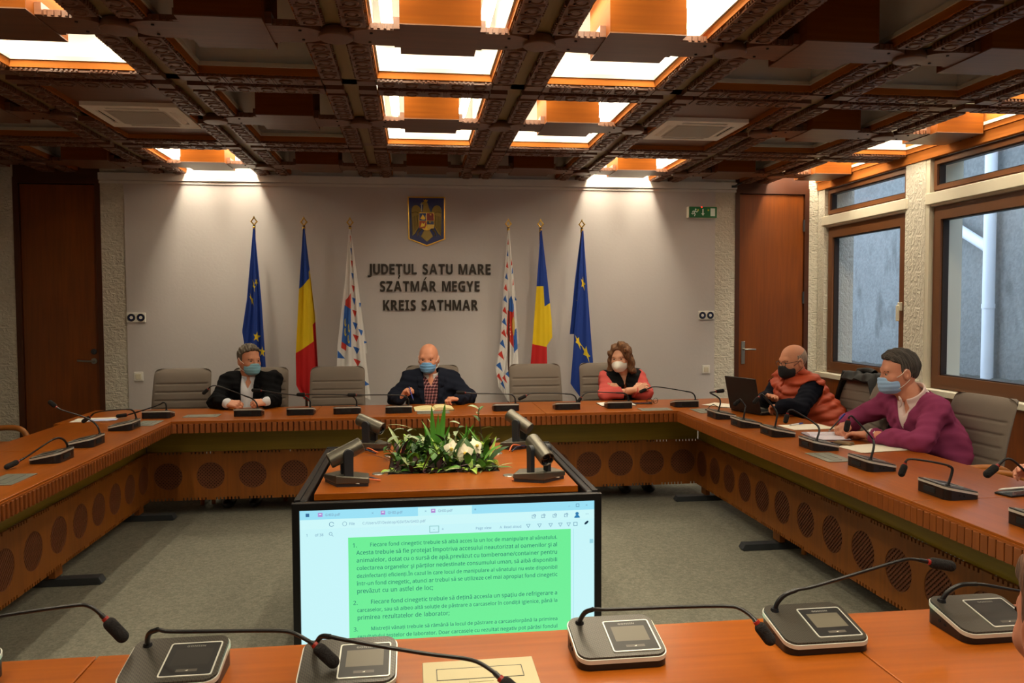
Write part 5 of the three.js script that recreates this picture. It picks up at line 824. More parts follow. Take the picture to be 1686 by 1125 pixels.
// ------------------------------------------------------------------ people: bodies meshed from a smooth distance field
function surfaceNet(f, lo, hi, h) {
  const n = [0, 1, 2].map((k) => Math.ceil((hi[k] - lo[k]) / h) + 1), [nx, ny, nz] = n, val = new Float32Array(nx * ny * nz), id = (i, j, k) => (k * ny + j) * nx + i;
  for (let k = 0; k < nz; k++) for (let j = 0; j < ny; j++) for (let i = 0; i < nx; i++) val[id(i, j, k)] = f(lo[0] + i * h, lo[1] + j * h, lo[2] + k * h);
  const cell = new Int32Array(nx * ny * nz).fill(-1), pos = [], idx = [], E = [[0, 1], [2, 3], [4, 5], [6, 7], [0, 2], [1, 3], [4, 6], [5, 7], [0, 4], [1, 5], [2, 6], [3, 7]], v = new Float32Array(8);
  for (let k = 0; k < nz - 1; k++) for (let j = 0; j < ny - 1; j++) for (let i = 0; i < nx - 1; i++) {
    let m = 0; for (let c = 0; c < 8; c++) { v[c] = val[id(i + (c & 1), j + ((c >> 1) & 1), k + (c >> 2))]; if (v[c] < 0) m++; } if (m === 0 || m === 8) continue;
    let x = 0, y = 0, z = 0, q = 0; for (const [a, b] of E) if ((v[a] < 0) !== (v[b] < 0)) { const t = v[a] / (v[a] - v[b]); x += (a & 1) + t * ((b & 1) - (a & 1)); y += ((a >> 1) & 1) + t * (((b >> 1) & 1) - ((a >> 1) & 1)); z += (a >> 2) + t * ((b >> 2) - (a >> 2)); q++; }
    cell[id(i, j, k)] = pos.length / 3; pos.push(lo[0] + (i + x / q) * h, lo[1] + (j + y / q) * h, lo[2] + (k + z / q) * h);
  }
  const quad = (a, b, c, d, flip) => { if (a < 0 || b < 0 || c < 0 || d < 0) return; flip ? idx.push(a, c, b, a, d, c) : idx.push(a, b, c, a, c, d); };
  for (let k = 1; k < nz - 1; k++) for (let j = 1; j < ny - 1; j++) for (let i = 1; i < nx - 1; i++) {
    const s = val[id(i, j, k)] < 0;
    if (s !== val[id(i + 1, j, k)] < 0) quad(cell[id(i, j - 1, k - 1)], cell[id(i, j, k - 1)], cell[id(i, j, k)], cell[id(i, j - 1, k)], !s);
    if (s !== val[id(i, j + 1, k)] < 0) quad(cell[id(i - 1, j, k - 1)], cell[id(i - 1, j, k)], cell[id(i, j, k)], cell[id(i, j, k - 1)], !s);
    if (s !== val[id(i, j, k + 1)] < 0) quad(cell[id(i - 1, j - 1, k)], cell[id(i, j - 1, k)], cell[id(i, j, k)], cell[id(i - 1, j, k)], !s);
  }
  const g = new THREE.BufferGeometry(); g.setAttribute('position', new THREE.Float32BufferAttribute(pos, 3)); g.setIndex(idx); g.computeVertexNormals();
  const uv = new Float32Array(pos.length / 3 * 2); for (let i = 0; i < pos.length / 3; i++) { uv[2 * i] = pos[3 * i] + pos[3 * i + 2]; uv[2 * i + 1] = pos[3 * i + 1]; } g.setAttribute('uv', new THREE.BufferAttribute(uv, 2)); return g;
}
const smin = (a, b, k) => { const h = Math.max(k - Math.abs(a - b), 0) / k; return Math.min(a, b) - h * h * k * 0.25; };
const smax = (a, b, k) => -smin(-a, -b, k);
function cap(a, b, ra, rb) {
  const [ax, ay, az] = a, dx = b[0] - ax, dy = b[1] - ay, dz = b[2] - az, l = dx * dx + dy * dy + dz * dz || 1e-9;
  return (x, y, z) => { const px = x - ax, py = y - ay, pz = z - az; let t = (px * dx + py * dy + pz * dz) / l; t = t < 0 ? 0 : t > 1 ? 1 : t; const ex = px - t * dx, ey = py - t * dy, ez = pz - t * dz; return Math.sqrt(ex * ex + ey * ey + ez * ez) - (ra + (rb - ra) * t); };
}
function ell(c, r) { return (x, y, z) => { const a = (x - c[0]) / r[0], b = (y - c[1]) / r[1], d = (z - c[2]) / r[2], k0 = Math.sqrt(a * a + b * b + d * d), a2 = a / r[0], b2 = b / r[1], d2 = d / r[2], k1 = Math.sqrt(a2 * a2 + b2 * b2 + d2 * d2); return k1 < 1e-9 ? -Math.min(...r) : k0 * (k0 - 1) / k1; }; }
const uni = (fs, k) => (x, y, z) => { let d = fs[0](x, y, z); for (let i = 1; i < fs.length; i++) d = smin(d, fs[i](x, y, z), k); return d; };
const add = (a, b, s = 1) => [a[0] + b[0] * s, a[1] + b[1] * s, a[2] + b[2] * s], sub = (a, b) => add(a, b, -1), dot = (a, b) => a[0] * b[0] + a[1] * b[1] + a[2] * b[2], mul = (a, s) => a.map((v) => v * s);
const cross = (a, b) => [a[1] * b[2] - a[2] * b[1], a[2] * b[0] - a[0] * b[2], a[0] * b[1] - a[1] * b[0]], nrm = (a) => mul(a, 1 / Math.hypot(...a)), lerp = (a, b, t) => add(mul(a, 1 - t), b, t);
function bounds(ps, m) { const lo = [0, 1, 2].map((k) => Math.min(...ps.map((p) => p[k])) - m), hi = [0, 1, 2].map((k) => Math.max(...ps.map((p) => p[k])) + m); return [lo, hi]; }
// head in its own axes: +z the face, +y up, origin between the eyes inside the skull
const headField = (() => {
  const a = uni([ell([0, 0.035, -0.015], [0.077, 0.09, 0.098]), cap([0, -0.02, 0.03], [0, -0.083, 0.05], 0.06, 0.028), cap([0.045, -0.03, -0.005], [0.02, -0.086, 0.042], 0.026, 0.02), cap([-0.045, -0.03, -0.005], [-0.02, -0.086, 0.042], 0.026, 0.02)], 0.035);
  const b = uni([a, cap([-0.032, 0.024, 0.07], [0.032, 0.024, 0.07], 0.013, 0.013), ell([0.036, -0.026, 0.056], [0.028, 0.024, 0.026]), ell([-0.036, -0.026, 0.056], [0.028, 0.024, 0.026])], 0.02);
  const nose = uni([cap([0, 0.008, 0.08], [0, -0.032, 0.103], 0.008, 0.012), ell([0.011, -0.035, 0.093], [0.009, 0.008, 0.011]), ell([-0.011, -0.035, 0.093], [0.009, 0.008, 0.011])], 0.01);
  const lips = uni([cap([-0.018, -0.06, 0.082], [0.018, -0.06, 0.082], 0.006, 0.006), cap([-0.014, -0.068, 0.081], [0.014, -0.068, 0.081], 0.007, 0.007)], 0.006);
  const ears = (x, y, z) => { x = Math.abs(x); return Math.max(ell([0.081, -0.004, -0.012], [0.009, 0.033, 0.021])(x, y, z), -ell([0.091, -0.002, -0.006], [0.007, 0.02, 0.011])(x, y, z)); };
  const neck = cap([0, -0.06, -0.02], [0, -0.13, -0.03], 0.055, 0.055);
  return (x, y, z) => { let d = smin(b(x, y, z), nose(x, y, z), 0.012); d = smin(d, lips(x, y, z), 0.008); d = smax(d, -ell([0.032, 0.004, 0.094], [0.017, 0.009, 0.015])(Math.abs(x), y, z), 0.01); d = smin(d, ears(x, y, z), 0.008); return smin(d, neck(x, y, z), 0.03); };
})();
const skullOnly = ell([0, 0.035, -0.015], [0.077, 0.09, 0.098]);
function hairGeo(kind) {
  if (kind === 'bob') {
    const w = (x, y, z) => 0.006 * Math.sin(y * 70 + x * 60) + 0.004 * Math.sin(z * 110 + y * 40) + 0.003 * Math.sin(x * 190);
    const f = uni([ell([0, 0.048, -0.02], [0.093, 0.097, 0.108]), cap([0.078, 0.03, 0.0], [0.098, -0.105, -0.005], 0.036, 0.034), cap([-0.078, 0.03, 0.0], [-0.092, -0.095, 0.0], 0.034, 0.032), cap([0, 0, -0.07], [0, -0.12, -0.065], 0.066, 0.06), cap([0.05, 0.0, -0.06], [0.07, -0.12, -0.05], 0.045, 0.042), cap([-0.05, 0.0, -0.06], [-0.07, -0.115, -0.05], 0.045, 0.042), cap([0.03, 0.118, 0.035], [0.082, 0.03, 0.05], 0.03, 0.022)], 0.03);
    return surfaceNet((x, y, z) => smax(f(x, y, z) + w(x, y, z), -uni([ell([0.0, -0.04, 0.085], [0.066, 0.105, 0.08]), ell([0, 0.05, 0.105], [0.05, 0.045, 0.05])], 0.02)(x, y, z), 0.012), [-0.15, -0.2, -0.16], [0.16, 0.17, 0.12], 0.0045);
  }
  const thick = kind === 'stubble' ? 0.0016 : 0.0065;
  return surfaceNet((x, y, z) => {
    const wv = kind === 'stubble' ? 0 : 0.002 * Math.sin(x * 210 + y * 70 + z * 60) + 0.0016 * Math.sin(x * 90 - z * 170) + 0.0022 * Math.sin(x * 340 + z * 120 + y * 50), sk = (kind === 'short' ? smin(skullOnly(x, y, z) - thick, ell([0, 0.068, 0.004], [0.07, 0.069, 0.086])(x, y, z), 0.02) : skullOnly(x, y, z) - thick) + wv, ax = Math.abs(x);
    // hairline: forehead, temples, in front of and behind the ears, nape
    const tp = Math.min(1, Math.max(0, (y - 0.055) / 0.035)), front = z + 0.004 * Math.sin(x * 190) - (0.024 + tp * 0.056 + (y > 0.1 ? (y - 0.1) * 1.2 : 0) - ax * 0.1), side = -(y - (z > -0.036 ? -0.002 + Math.max(0, z + 0.012) * 0.35 - (z > 0.004 && z < 0.024 ? 0.012 : 0) : -0.05));
    let d = smax(sk, front, 0.01); d = smax(d, side, 0.008); if (kind === 'stubble') d = smax(d, y - 0.055 - Math.max(0, -z - 0.02) * 0.6, 0.006); return d;
  }, [-0.12, -0.09, -0.14], [0.12, 0.17, 0.12], 0.004);
}
const hairTex = (c, c2) => { const a = hex(c).convertLinearToSRGB().toArray().map((v) => v * 255), b = c2 ? hex(c2).convertLinearToSRGB().toArray().map((v) => v * 255) : a.map((v) => v * 1.45); const t = tex(256, 64, (u, v) => mix(a.map((q) => q * 0.72), b, Math.pow(fbm(u * 90, v * 5, 90, 5, 41, 2), 1.3) * 1.5)); t.repeat.set(5, 3); return t; };
function maskGeo(kind) {
  const front = kind === 'beak' ? uni([ell([0, -0.055, 0.042], [0.068, 0.062, 0.064]), cap([0, -0.02, 0.1], [0, -0.062, 0.12], 0.012, 0.016), cap([0, -0.06, 0.112], [0, -0.1, 0.075], 0.018, 0.016)], 0.045) : uni([ell([0, -0.056, 0.04], [0.067, 0.062, 0.066]), cap([0, -0.03, 0.09], [0, -0.075, 0.088], 0.026, 0.026)], 0.03);
  return surfaceNet((x, y, z) => { let d = front(x, y, z); if (kind === 'pleat') d -= 0.0012 * Math.sin(y * 260); const top = -0.013 - Math.abs(x) * 0.14; d = smax(d, y - top, 0.004); d = smax(d, -(y + 0.112), 0.006); return smax(d, 0.012 - z + (Math.abs(x) > 0.05 ? 0.01 : 0), 0.004); }, [-0.09, -0.13, 0], [0.09, 0.01, 0.15], 0.0038);
}
function handPrims({ w, d, n, right, curl = [0.5, 0.7, 0.5], fan = 0.1, thumb = 0.6, fore }) {
  d = nrm(d); n = nrm(sub(n, mul(d, dot(n, d)))); const s = mul(cross(d, n), right ? 1 : -1), fs = [], pts = [], k = 0.95;
  const P = (a, b, c) => add(add(add(w, d, a * k), s, b * k), n, c * k), turn = (v, ang) => nrm(add(mul(d, Math.cos(v)), n, Math.sin(v)));
  fs.push(cap(fore ?? P(-0.07, 0, 0), w, 0.03, 0.024));
  const L = [0.072, 0.08, 0.074, 0.058], off = [0.029, 0.01, -0.01, -0.028], base = [0.086, 0.09, 0.085, 0.076];
  for (let i = 0; i < 4; i++) {
    const root = P(base[i], off[i], -0.002); fs.push(cap(P(0.008, off[i] * 0.55, 0), root, 0.0175, 0.0115)); let q = root, ang = 0; const c = Array.isArray(curl[0]) ? curl[i] : curl, f = off[i] * fan * 14;
    [0.45, 0.31, 0.24].forEach((m, j) => { ang += c[j]; const dir = nrm(add(add(mul(d, Math.cos(ang)), n, Math.sin(ang)), s, f * Math.max(0, Math.cos(ang)))), e = add(q, dir, L[i] * m * k); fs.push(cap(q, e, (i === 3 ? 0.0078 : 0.0088) - j * 0.0006, (i === 3 ? 0.0072 : 0.0082) - j * 0.0006)); q = e; pts.push(e); });
  }
  const t0 = P(0.022, 0.026, 0.008), t1 = P(0.056, 0.026 + 0.028 * (1 - thumb * 0.4), 0.012 + 0.016 * thumb), t2 = P(0.084, 0.026 + 0.03 * (1 - thumb), 0.016 + 0.026 * thumb), t3 = P(0.106, 0.024 + 0.026 * (1 - thumb) - 0.008 * thumb, 0.018 + 0.03 * thumb);
  fs.push(cap(P(0.006, 0.01, 0.002), t0, 0.018, 0.016), cap(t0, t1, 0.0155, 0.0115), cap(t1, t2, 0.0108, 0.0094), cap(t2, t3, 0.0092, 0.0076)); pts.push(t1, t2, t3, P(0, 0.02, 0), P(0, -0.02, 0), fore ?? P(-0.07, 0, 0), ...[0, 1, 2, 3].map((i) => P(base[i], off[i], 0)));
  return { f: uni(fs, 0.009), pts };
}
const fabric = (c, o = {}) => phys({ color: hex(c), roughness: 0.92, specularIntensity: 0.25, ...o });
function person(p) {
  const t = thing('person', p.label, 'person', [p.hip[0], 0, p.hip[2]]), o = t.position, loc = (g) => g.translate(-o.x, 0, -o.z);
  const R = nrm(sub(p.S[1], p.S[0])), U0 = nrm(sub(p.N, p.hip)), F = nrm(cross(R, U0)), Up = cross(F, R), B = p.build ?? 1;
  const at = (a, b, c) => add(add(add(p.N, R, a), Up, b), F, c), coord = (x, y, z) => { const q = [x - p.N[0], y - p.N[1], z - p.N[2]]; return [dot(q, R), dot(q, Up), dot(q, F)]; };
  const torso = (g) => uni([...[-1, 1].map((s) => cap(at(s * 0.078, -0.11, 0.005), add(add(p.hip, R, s * 0.075), [0, 0.12, 0]), 0.092 * B + g, 0.1 * B + g)), cap(at(0, -0.14, 0.03), add(add(p.hip, F, 0.05), [0, 0.16, 0]), 0.08 * B + g, 0.095 * B + g), ...[0, 1].map((i) => cap(at((i ? 1 : -1) * 0.03, -0.03, -0.01), p.S[i], 0.05 + g, 0.05 + g)), cap(add(p.hip, R, -0.07), add(p.hip, R, 0.07), 0.11 + g, 0.11 + g)], 0.06);
  const arm = (i, g, end = 1) => { const W = lerp(p.E[i], p.W[i], end); return uni([cap(p.S[i], p.E[i], 0.05 + g, 0.04 + g), cap(p.E[i], W, 0.041 + g, 0.03 + g)], 0.03); };
  const knee = [0, 1].map((i) => p.knee ? p.knee[i] : add(add(add(p.hip, nrm([F[0], 0, F[2]]), 0.4), R, i ? 0.1 : -0.1), [0, -0.05, 0])), foot = knee.map((k) => add([k[0], 0.09, k[2]], F, -0.03));
  const legs = (g) => uni([0, 1].flatMap((i) => [cap(add(p.hip, R, i ? 0.085 : -0.085), knee[i], 0.08 + g, 0.055 + g), cap(knee[i], foot[i], 0.052 + g, 0.04 + g)]), 0.03);
  const hm = new THREE.Matrix4().makeRotationFromEuler(new THREE.Euler(p.head.pitch ?? 0, p.head.yaw, p.head.roll ?? 0, 'YXZ')); const hs = p.head.s ?? 1; hm.scale(V(hs, hs, hs)); hm.setPosition(...p.head.c);
  const hl = (...q) => V(...q).applyMatrix4(hm).toArray();
  const skin = std({ color: hex(p.skin ?? 0xc98a6c), roughness: 0.55 });
  // the body: one continuous mesh, a finer grid for the head and for each hand
  const core = uni([torso(-0.022), arm(0, -0.012), arm(1, -0.012), legs(-0.012), cap(hl(0, -0.06, -0.022), at(0, -0.03, -0.01), 0.052, 0.058), cap(at(0, -0.04, 0.032), at(0, -0.12, 0.052), 0.042, 0.042)], 0.03), joints = [...p.S, ...p.E, ...p.W, p.hip, p.N, ...knee, ...foot, at(0, 0.06, 0)];
  const [lo, hi] = bounds(joints, 0.15); lo[1] = 0.02;
  const bodyGs = [surfaceNet(core, lo, hi, 0.014)];
  bodyGs.push(surfaceNet(headField, [-0.115, -0.19, -0.14], [0.115, 0.15, 0.14], p.fine ? 0.0034 : 0.0042).applyMatrix4(hm));
  p.hands.forEach((h, i) => { const q = handPrims({ ...h, right: i === 0, w: p.W[i], fore: lerp(p.W[i], p.E[i], 0.25) }), [a, b] = bounds(q.pts, 0.03); bodyGs.push(surfaceNet(q.f, a, b, p.fine ? 0.003 : 0.0036)); });
  obj('body', loc(clean(bodyGs)), skin, t);
  const eyeM = std({ color: hex(0x8f8078), roughness: 0.35 }), iris = std({ color: hex(0x1f1510), roughness: 0.2 });
  const onHead = (g) => loc(g.applyMatrix4(hm));
  for (const s of [-1, 1]) { const e = obj('eye', onHead(new THREE.SphereGeometry(0.0105, 14, 10).scale(1.1, 0.62, 1).translate(s * 0.032, 0.002, 0.0735)), eyeM, t); obj('iris', onHead(new THREE.SphereGeometry(0.0062, 10, 8).scale(1, 0.9, 0.7).translate(s * 0.032, 0.002, 0.0805)), iris, e); }
  if (p.brow) for (const s of [-1, 1]) obj('eyebrow', onHead(tube([[s * 0.014, 0.018, 0.0845], [s * 0.033, 0.022, 0.083], [s * 0.05, 0.017, 0.07]], 0.0042, 10, 6)), std({ color: hex(p.brow), roughness: 1 }), t);
  if (p.hair) { const g = hairGeo(p.hair[0]); obj('hair', onHead(g), std({ map: hairTex(p.hair[1], p.hair[2]), roughness: 0.75, bumpMap: rep(fineBump, 6, 1.5), bumpScale: 0.006 }), t); }
  if (p.mask) {
    const m = obj('face_mask', onHead(maskGeo(p.mask[0])), std({ color: hex(p.mask[1]), roughness: 0.85 }), t), lm = std({ color: hex(p.mask[2] ?? 0xe8e6e0), roughness: 0.8 });
    for (const s of [-1, 1]) obj('ear_loop', [onHead(tube([[s * 0.055, -0.028, 0.055], [s * 0.078, -0.004, 0.02], [s * 0.088, 0.026, -0.012]], 0.0018, 14, 5)), onHead(tube([[s * 0.05, -0.092, 0.045], [s * 0.076, -0.06, 0.005], [s * 0.087, -0.032, -0.024]], 0.0018, 14, 5))], lm, m);
  }
  if (p.glasses) { const g = []; for (const s of [-1, 1]) { g.push(new THREE.TorusGeometry(0.023, 0.0016, 6, 24).scale(1.1, 0.78, 1).translate(s * 0.033, 0.001, 0.098), tube([[s * 0.058, 0.006, 0.097], [s * 0.078, 0.008, 0.07], [s * 0.086, 0.012, -0.005], [s * 0.085, -0.008, -0.03]], 0.002, 20, 5)); } g.push(rod([-0.009, 0.004, 0.1], [0.009, 0.004, 0.1], 0.0016)); obj('eyeglasses', g.map(onHead), M.blackPlastic, t); }
  const [cl, ch] = bounds([...p.S, p.N, p.hip, at(0, 0.05, 0)], 0.21), [al, ah] = bounds([...p.S, ...p.E, ...p.W], 0.1);
  const nh = p.hole ?? [0.064, 0], neckHole = cap(at(0, -0.012 - nh[1], -0.008), at(0, 0.2, 0.02), nh[0], nh[0] + 0.011), wr = (x, y, z) => 0.0045 * Math.sin(x * 37 + y * 31 + z * 11) + 0.0038 * Math.sin(y * 63 - x * 23 + z * 47 + 1.5 * Math.sin(x * 19)) + 0.0024 * Math.sin(x * 29 - z * 71 + y * 100 + 2 * Math.sin(z * 23));
  const join = (i, g, e = 0.9) => arm(i, g, e);
  const w = p.wear;
  if (w.shirt) {
    const f = torso(0.006); const sv = w.shirtVee ?? [0.085, 0.45]; obj('shirt', loc(surfaceNet((x, y, z) => { const [a, b, c] = coord(x, y, z); return smax(smax(f(x, y, z), -neckHole(x, y, z), 0.006), c > 0 && b > -sv[0] - 0.02 ? (b + sv[0]) * sv[1] - Math.abs(a) : -1, 0.003); }, cl, ch, 0.0085)), w.shirt, t);
  }
  if (w.collar) {
    const [r0, hgt, tilt, gap] = w.collar.shape ?? [0.069, 0.044, 0.38, 0.012];
    obj('collar', loc(surfaceNet((x, y, z) => { const [a, b, c] = coord(x, y, z), q = c + 0.006 - (w.collar.fwd ?? 0) * (1 + Math.max(0, b) * 8), rho = Math.hypot(a * 0.95, q), bb = b - (w.collar.up ?? 0.012) + q * tilt; let d = Math.hypot(rho - r0 - 0.012 * Math.max(0, -bb / 0.03), Math.max(0, Math.abs(bb) - hgt / 2)) - 0.0055; if (q > 0) d = Math.max(d, gap + Math.max(0, -bb) * 0.7 - Math.abs(a)); return d; }, ...bounds([at(0, 0, 0)], 0.14), 0.004)), w.collar.mat, t);
  }
  if (w.top) { // sweater or jacket with sleeves
    const g = w.top.g ?? 0.02, f0 = torso(g), a0 = join(0, w.top.ga ?? g, w.top.end ?? 0.93), a1 = join(1, w.top.ga ?? g, w.top.end ?? 0.93), open = w.top.open, vee = w.top.vee;
    const base = (x, y, z) => { let d = smin(smin(f0(x, y, z), a0(x, y, z), 0.03), a1(x, y, z), 0.03) + wr(x, y, z) * (w.top.wr ?? 1); return smax(d, -neckHole(x, y, z), 0.006); };
    const cut = (x, y, z) => { const [a, b, c] = coord(x, y, z); if (c < 0.0) return -1; if (open) return (open[0] + (open[1] - open[0]) * Math.min(1, Math.max(0, (b + 0.4) / 0.4))) - Math.abs(a - (open[2] ?? 0)); return vee && b > -vee[0] - 0.02 ? (b + vee[0]) * vee[1] - Math.abs(a) : -1; };
    const [L, H] = bounds([...p.S, ...p.E, ...p.W, p.N, p.hip], 0.17);
    obj(w.top.name, loc(surfaceNet((x, y, z) => smax(base(x, y, z), cut(x, y, z), 0.004), L, H, 0.0105)), w.top.mat, t);
    if (w.top.lapel) for (const s of [-1, 1]) obj('lapel', loc(surfaceNet((x, y, z) => { const [a, b, c] = coord(x, y, z), e = cut(x, y, z), k = (a - (open[2] ?? 0)) * s; if (c < -0.02 || k < 0) return 0.05; const wd = 0.052 * Math.min(1, Math.max(0, (b + 0.33) / 0.2)); return Math.max(base(x, y, z) - 0.007, e, -e - wd, b - 0.0, -(b + 0.33), Math.abs(b + 0.085 + (wd + e) * 0.3) < 0.005 && -e > wd * 0.45 ? 0.005 : -1); }, cl, ch, 0.007)), w.top.lapelMat ?? w.top.mat, t);
    if (w.cuff) for (const i of [0, 1]) obj('cuff', loc(surfaceNet((x, y, z) => cap(lerp(p.E[i], p.W[i], 0.74), lerp(p.E[i], p.W[i], 0.93), 0.042, 0.041)(x, y, z), ...bounds([lerp(p.E[i], p.W[i], 0.73), p.W[i]], 0.06), 0.005)), w.cuff, t);
  }
  if (w.vest) {
    const g = w.vest.g, f = torso(g), q = w.vest.quilt ?? 0, holes = [0, 1].map((i) => cap(add(p.S[i], R, (i ? 1 : -1) * (w.vest.arm ?? 0.015)), add(p.E[i], R, (i ? 1 : -1) * 0.05), 0.072, 0.085)), o2 = w.vest.open;
    obj(w.vest.name, loc(surfaceNet((x, y, z) => { const [a, b, c] = coord(x, y, z); let d = f(x, y, z) + wr(x, y, z) - q * (0.5 + 0.5 * Math.abs(Math.sin((b + 0.02 * Math.sin(a * 14)) * 3.1416 / 0.06)) * 2 - 1) * 0.5; d = smax(d, -neckHole(x, y, z), 0.008); d = Math.max(d, -(b + 0.47)); for (const h of holes) d = smax(d, -h(x, y, z), 0.012); if (o2 && c > 0) d = smax(d, o2[0] + Math.max(0, b + o2[1]) * o2[2] - Math.abs(a), 0.006); return d; }, cl, ch, 0.0095)), w.vest.mat, t);
    if (w.vest.collar) obj('vest_collar', loc(surfaceNet((x, y, z) => { const [a, b, c] = coord(x, y, z), rho = Math.hypot(a, c + 0.005), bb = b - 0.02 + c * 0.25; let d = Math.hypot(rho - 0.078, Math.max(0, Math.abs(bb) - 0.028)) - 0.012; if (c > 0) d = Math.max(d, 0.018 - Math.abs(a)); return d; }, ...bounds([at(0, 0, 0)], 0.15), 0.006)), w.vest.mat, t);
  }
  obj('trousers', loc(surfaceNet(uni([legs(0.012), cap(add(p.hip, R, -0.07), add(p.hip, R, 0.07), 0.12, 0.12)], 0.04), ...(() => { const [a, b] = bounds([p.hip, ...knee, ...foot], 0.16); b[1] = Math.min(b[1], p.hip[1] + 0.14); a[1] = 0.03; return [a, b]; })(), 0.018)), fabric(p.trousers ?? 0x1a1c24), t);
  foot.forEach((f) => { const g = new THREE.SphereGeometry(1, 16, 10).scale(0.048, 0.042, 0.13).rotateY(Math.atan2(F[0], F[2])).translate(f[0] + F[0] * 0.06, 0.045, f[2] + F[2] * 0.06); obj('shoe', loc(g), M.blackPlastic, t); });
  if (p.watch) { const i = p.watch.i, c = lerp(p.W[i], p.E[i], 0.1), d = nrm(sub(p.W[i], p.E[i])), g = new THREE.TorusGeometry(0.033, 0.005, 8, 28).scale(1, 1, 1.6).applyQuaternion(new THREE.Quaternion().setFromUnitVectors(V(0, 0, 1), V(...d))).translate(...c); obj('watch_strap', loc(g), p.watch.mat, t); const n = nrm(p.watch.n), a = add(c, n, 0.032), b = add(c, n, 0.042); obj('watch_case', loc(rod(a, b, 0.019, 0.018, 22)), M.chrome, t); obj('watch_dial', loc(rod(b, add(b, n, 0.0012), 0.0155, 0.0155, 22)), M.white, t); }
  return t;
}
const plaid = std({ map: canvasTex(256, 256, (c) => { c.fillStyle = '#6e1820'; c.fillRect(0, 0, 256, 256); for (let k = 0; k < 8; k++) { c.fillStyle = 'rgba(20,16,30,.55)'; c.fillRect(k * 32, 0, 12, 256); c.fillRect(0, k * 32, 256, 12); c.fillStyle = 'rgba(225,205,205,.7)'; c.fillRect(k * 32 + 20, 0, 4, 256); c.fillRect(0, k * 32 + 20, 256, 4); } }), roughness: 0.9 });
plaid.map.wrapS = plaid.map.wrapT = THREE.RepeatWrapping; plaid.map.repeat.set(5, 5);
const whiteCloth = fabric(0xd4d6de);
person({ label: 'man in a black jacket and pale shirt, head turned, hands together on the table', hip: [-1.33, 0.57, -6.62], N: [-1.345, 0.965, -6.61], S: [[-1.515, 0.935, -6.63], [-1.17, 0.935, -6.63]], E: [[-1.575, 0.79, -6.45], [-1.13, 0.79, -6.45]], W: [[-1.45, 0.79, -6.29], [-1.165, 0.795, -6.3]],
  head: { c: [-1.342, 1.105, -6.585], yaw: 0.72, pitch: 0.04, s: 1.03 }, hair: ['short', 0x4c4338, 0x8a7d6c], brow: 0x4a3a2c, mask: ['pleat', 0x7fb6cc], build: 1.1,
  hands: [{ d: [0.93, -0.06, 0.3], n: [0.2, -0.75, -0.6], curl: [0.9, 1.1, 0.7], thumb: 0.7 }, { d: [-0.9, -0.05, 0.35], n: [-0.2, -0.75, -0.6], curl: [0.9, 1.1, 0.7], thumb: 0.7 }],
  wear: { shirt: whiteCloth, collar: { mat: whiteCloth }, cuff: whiteCloth, top: { name: 'jacket', g: 0.03, ga: 0.022, end: 0.8, open: [0.036, 0.056], mat: fabric(0x07070a), lapel: true } } });
person({ label: 'bald man in navy blazer and red plaid shirt, holding a pen over a notebook', hip: [0.14, 0.57, -6.62], N: [0.135, 0.965, -6.6], S: [[-0.035, 0.93, -6.63], [0.305, 0.93, -6.63]], E: [[-0.165, 0.785, -6.5], [0.45, 0.78, -6.5]], W: [[-0.105, 0.8, -6.34], [0.36, 0.79, -6.32]],
  head: { c: [0.118, 1.1, -6.58], yaw: -0.2, pitch: 0.08, s: 1.02 }, brow: 0x5a4434, mask: ['pleat', 0x6ea3d6], skin: 0xcf8d6e, build: 1.0,
  hands: [{ d: [0.45, 0.8, 0.25], n: [0.75, -0.45, 0.3], curl: [0.8, 1.0, 0.5], thumb: 0.8 }, { d: [-0.9, 0.02, 0.3], n: [0, -1, -0.1], curl: [0.7, 1.1, 0.7], thumb: 0.6 }],
  wear: { shirt: plaid, collar: { mat: fabric(0xc9c4c6), shape: [0.069, 0.044, 0.4, 0.016] }, top: { name: 'blazer', g: 0.03, ga: 0.02, open: [0.042, 0.062], mat: fabric(0x171b28), lapel: true } }, watch: { i: 1, mat: M.blackPlastic, n: [0, 1, 0.3] } });
pen('blue pen held upright by the bald man in the navy blazer', [-0.01, 0.79, -6.26], [-0.045, 0.895, -6.3], 0x2a3a9a);
person({ label: 'woman with brown hair, coral sweater and black vest, arms folded on the table', hip: [1.81, 0.57, -6.64], N: [1.8, 0.945, -6.62], S: [[1.665, 0.905, -6.64], [1.945, 0.91, -6.64]], E: [[1.62, 0.785, -6.47], [1.97, 0.785, -6.47]], W: [[1.85, 0.83, -6.385], [1.735, 0.81, -6.45]],
  head: { c: [1.775, 1.085, -6.58], yaw: -0.55, pitch: 0.06, roll: 0.06, s: 0.98 }, hair: ['bob', 0x5c381c, 0x94643a], brow: 0x4a3020, mask: ['beak', 0xdad7d0], skin: 0xd29a7c, build: 0.92,
  hands: [{ d: [0.93, 0.22, -0.2], n: [0.1, -0.5, -0.85], curl: [0.25, 0.35, 0.25], thumb: 0.2 }, { d: [-0.85, 0.35, -0.3], n: [0.1, -0.3, -0.95], curl: [0.3, 0.3, 0.3], thumb: 0.3 }],
  wear: { shirt: fabric(0x6d3a22), top: { name: 'sweater', g: 0.014, ga: 0.017, vee: [0.3, 0.3], mat: fabric(0xbd5450) }, vest: { name: 'vest', g: 0.028, quilt: 0.004, arm: 0.035, open: [0.01, 0.05, 0.4], mat: fabric(0x08090b, { roughness: 0.7 }) } } });
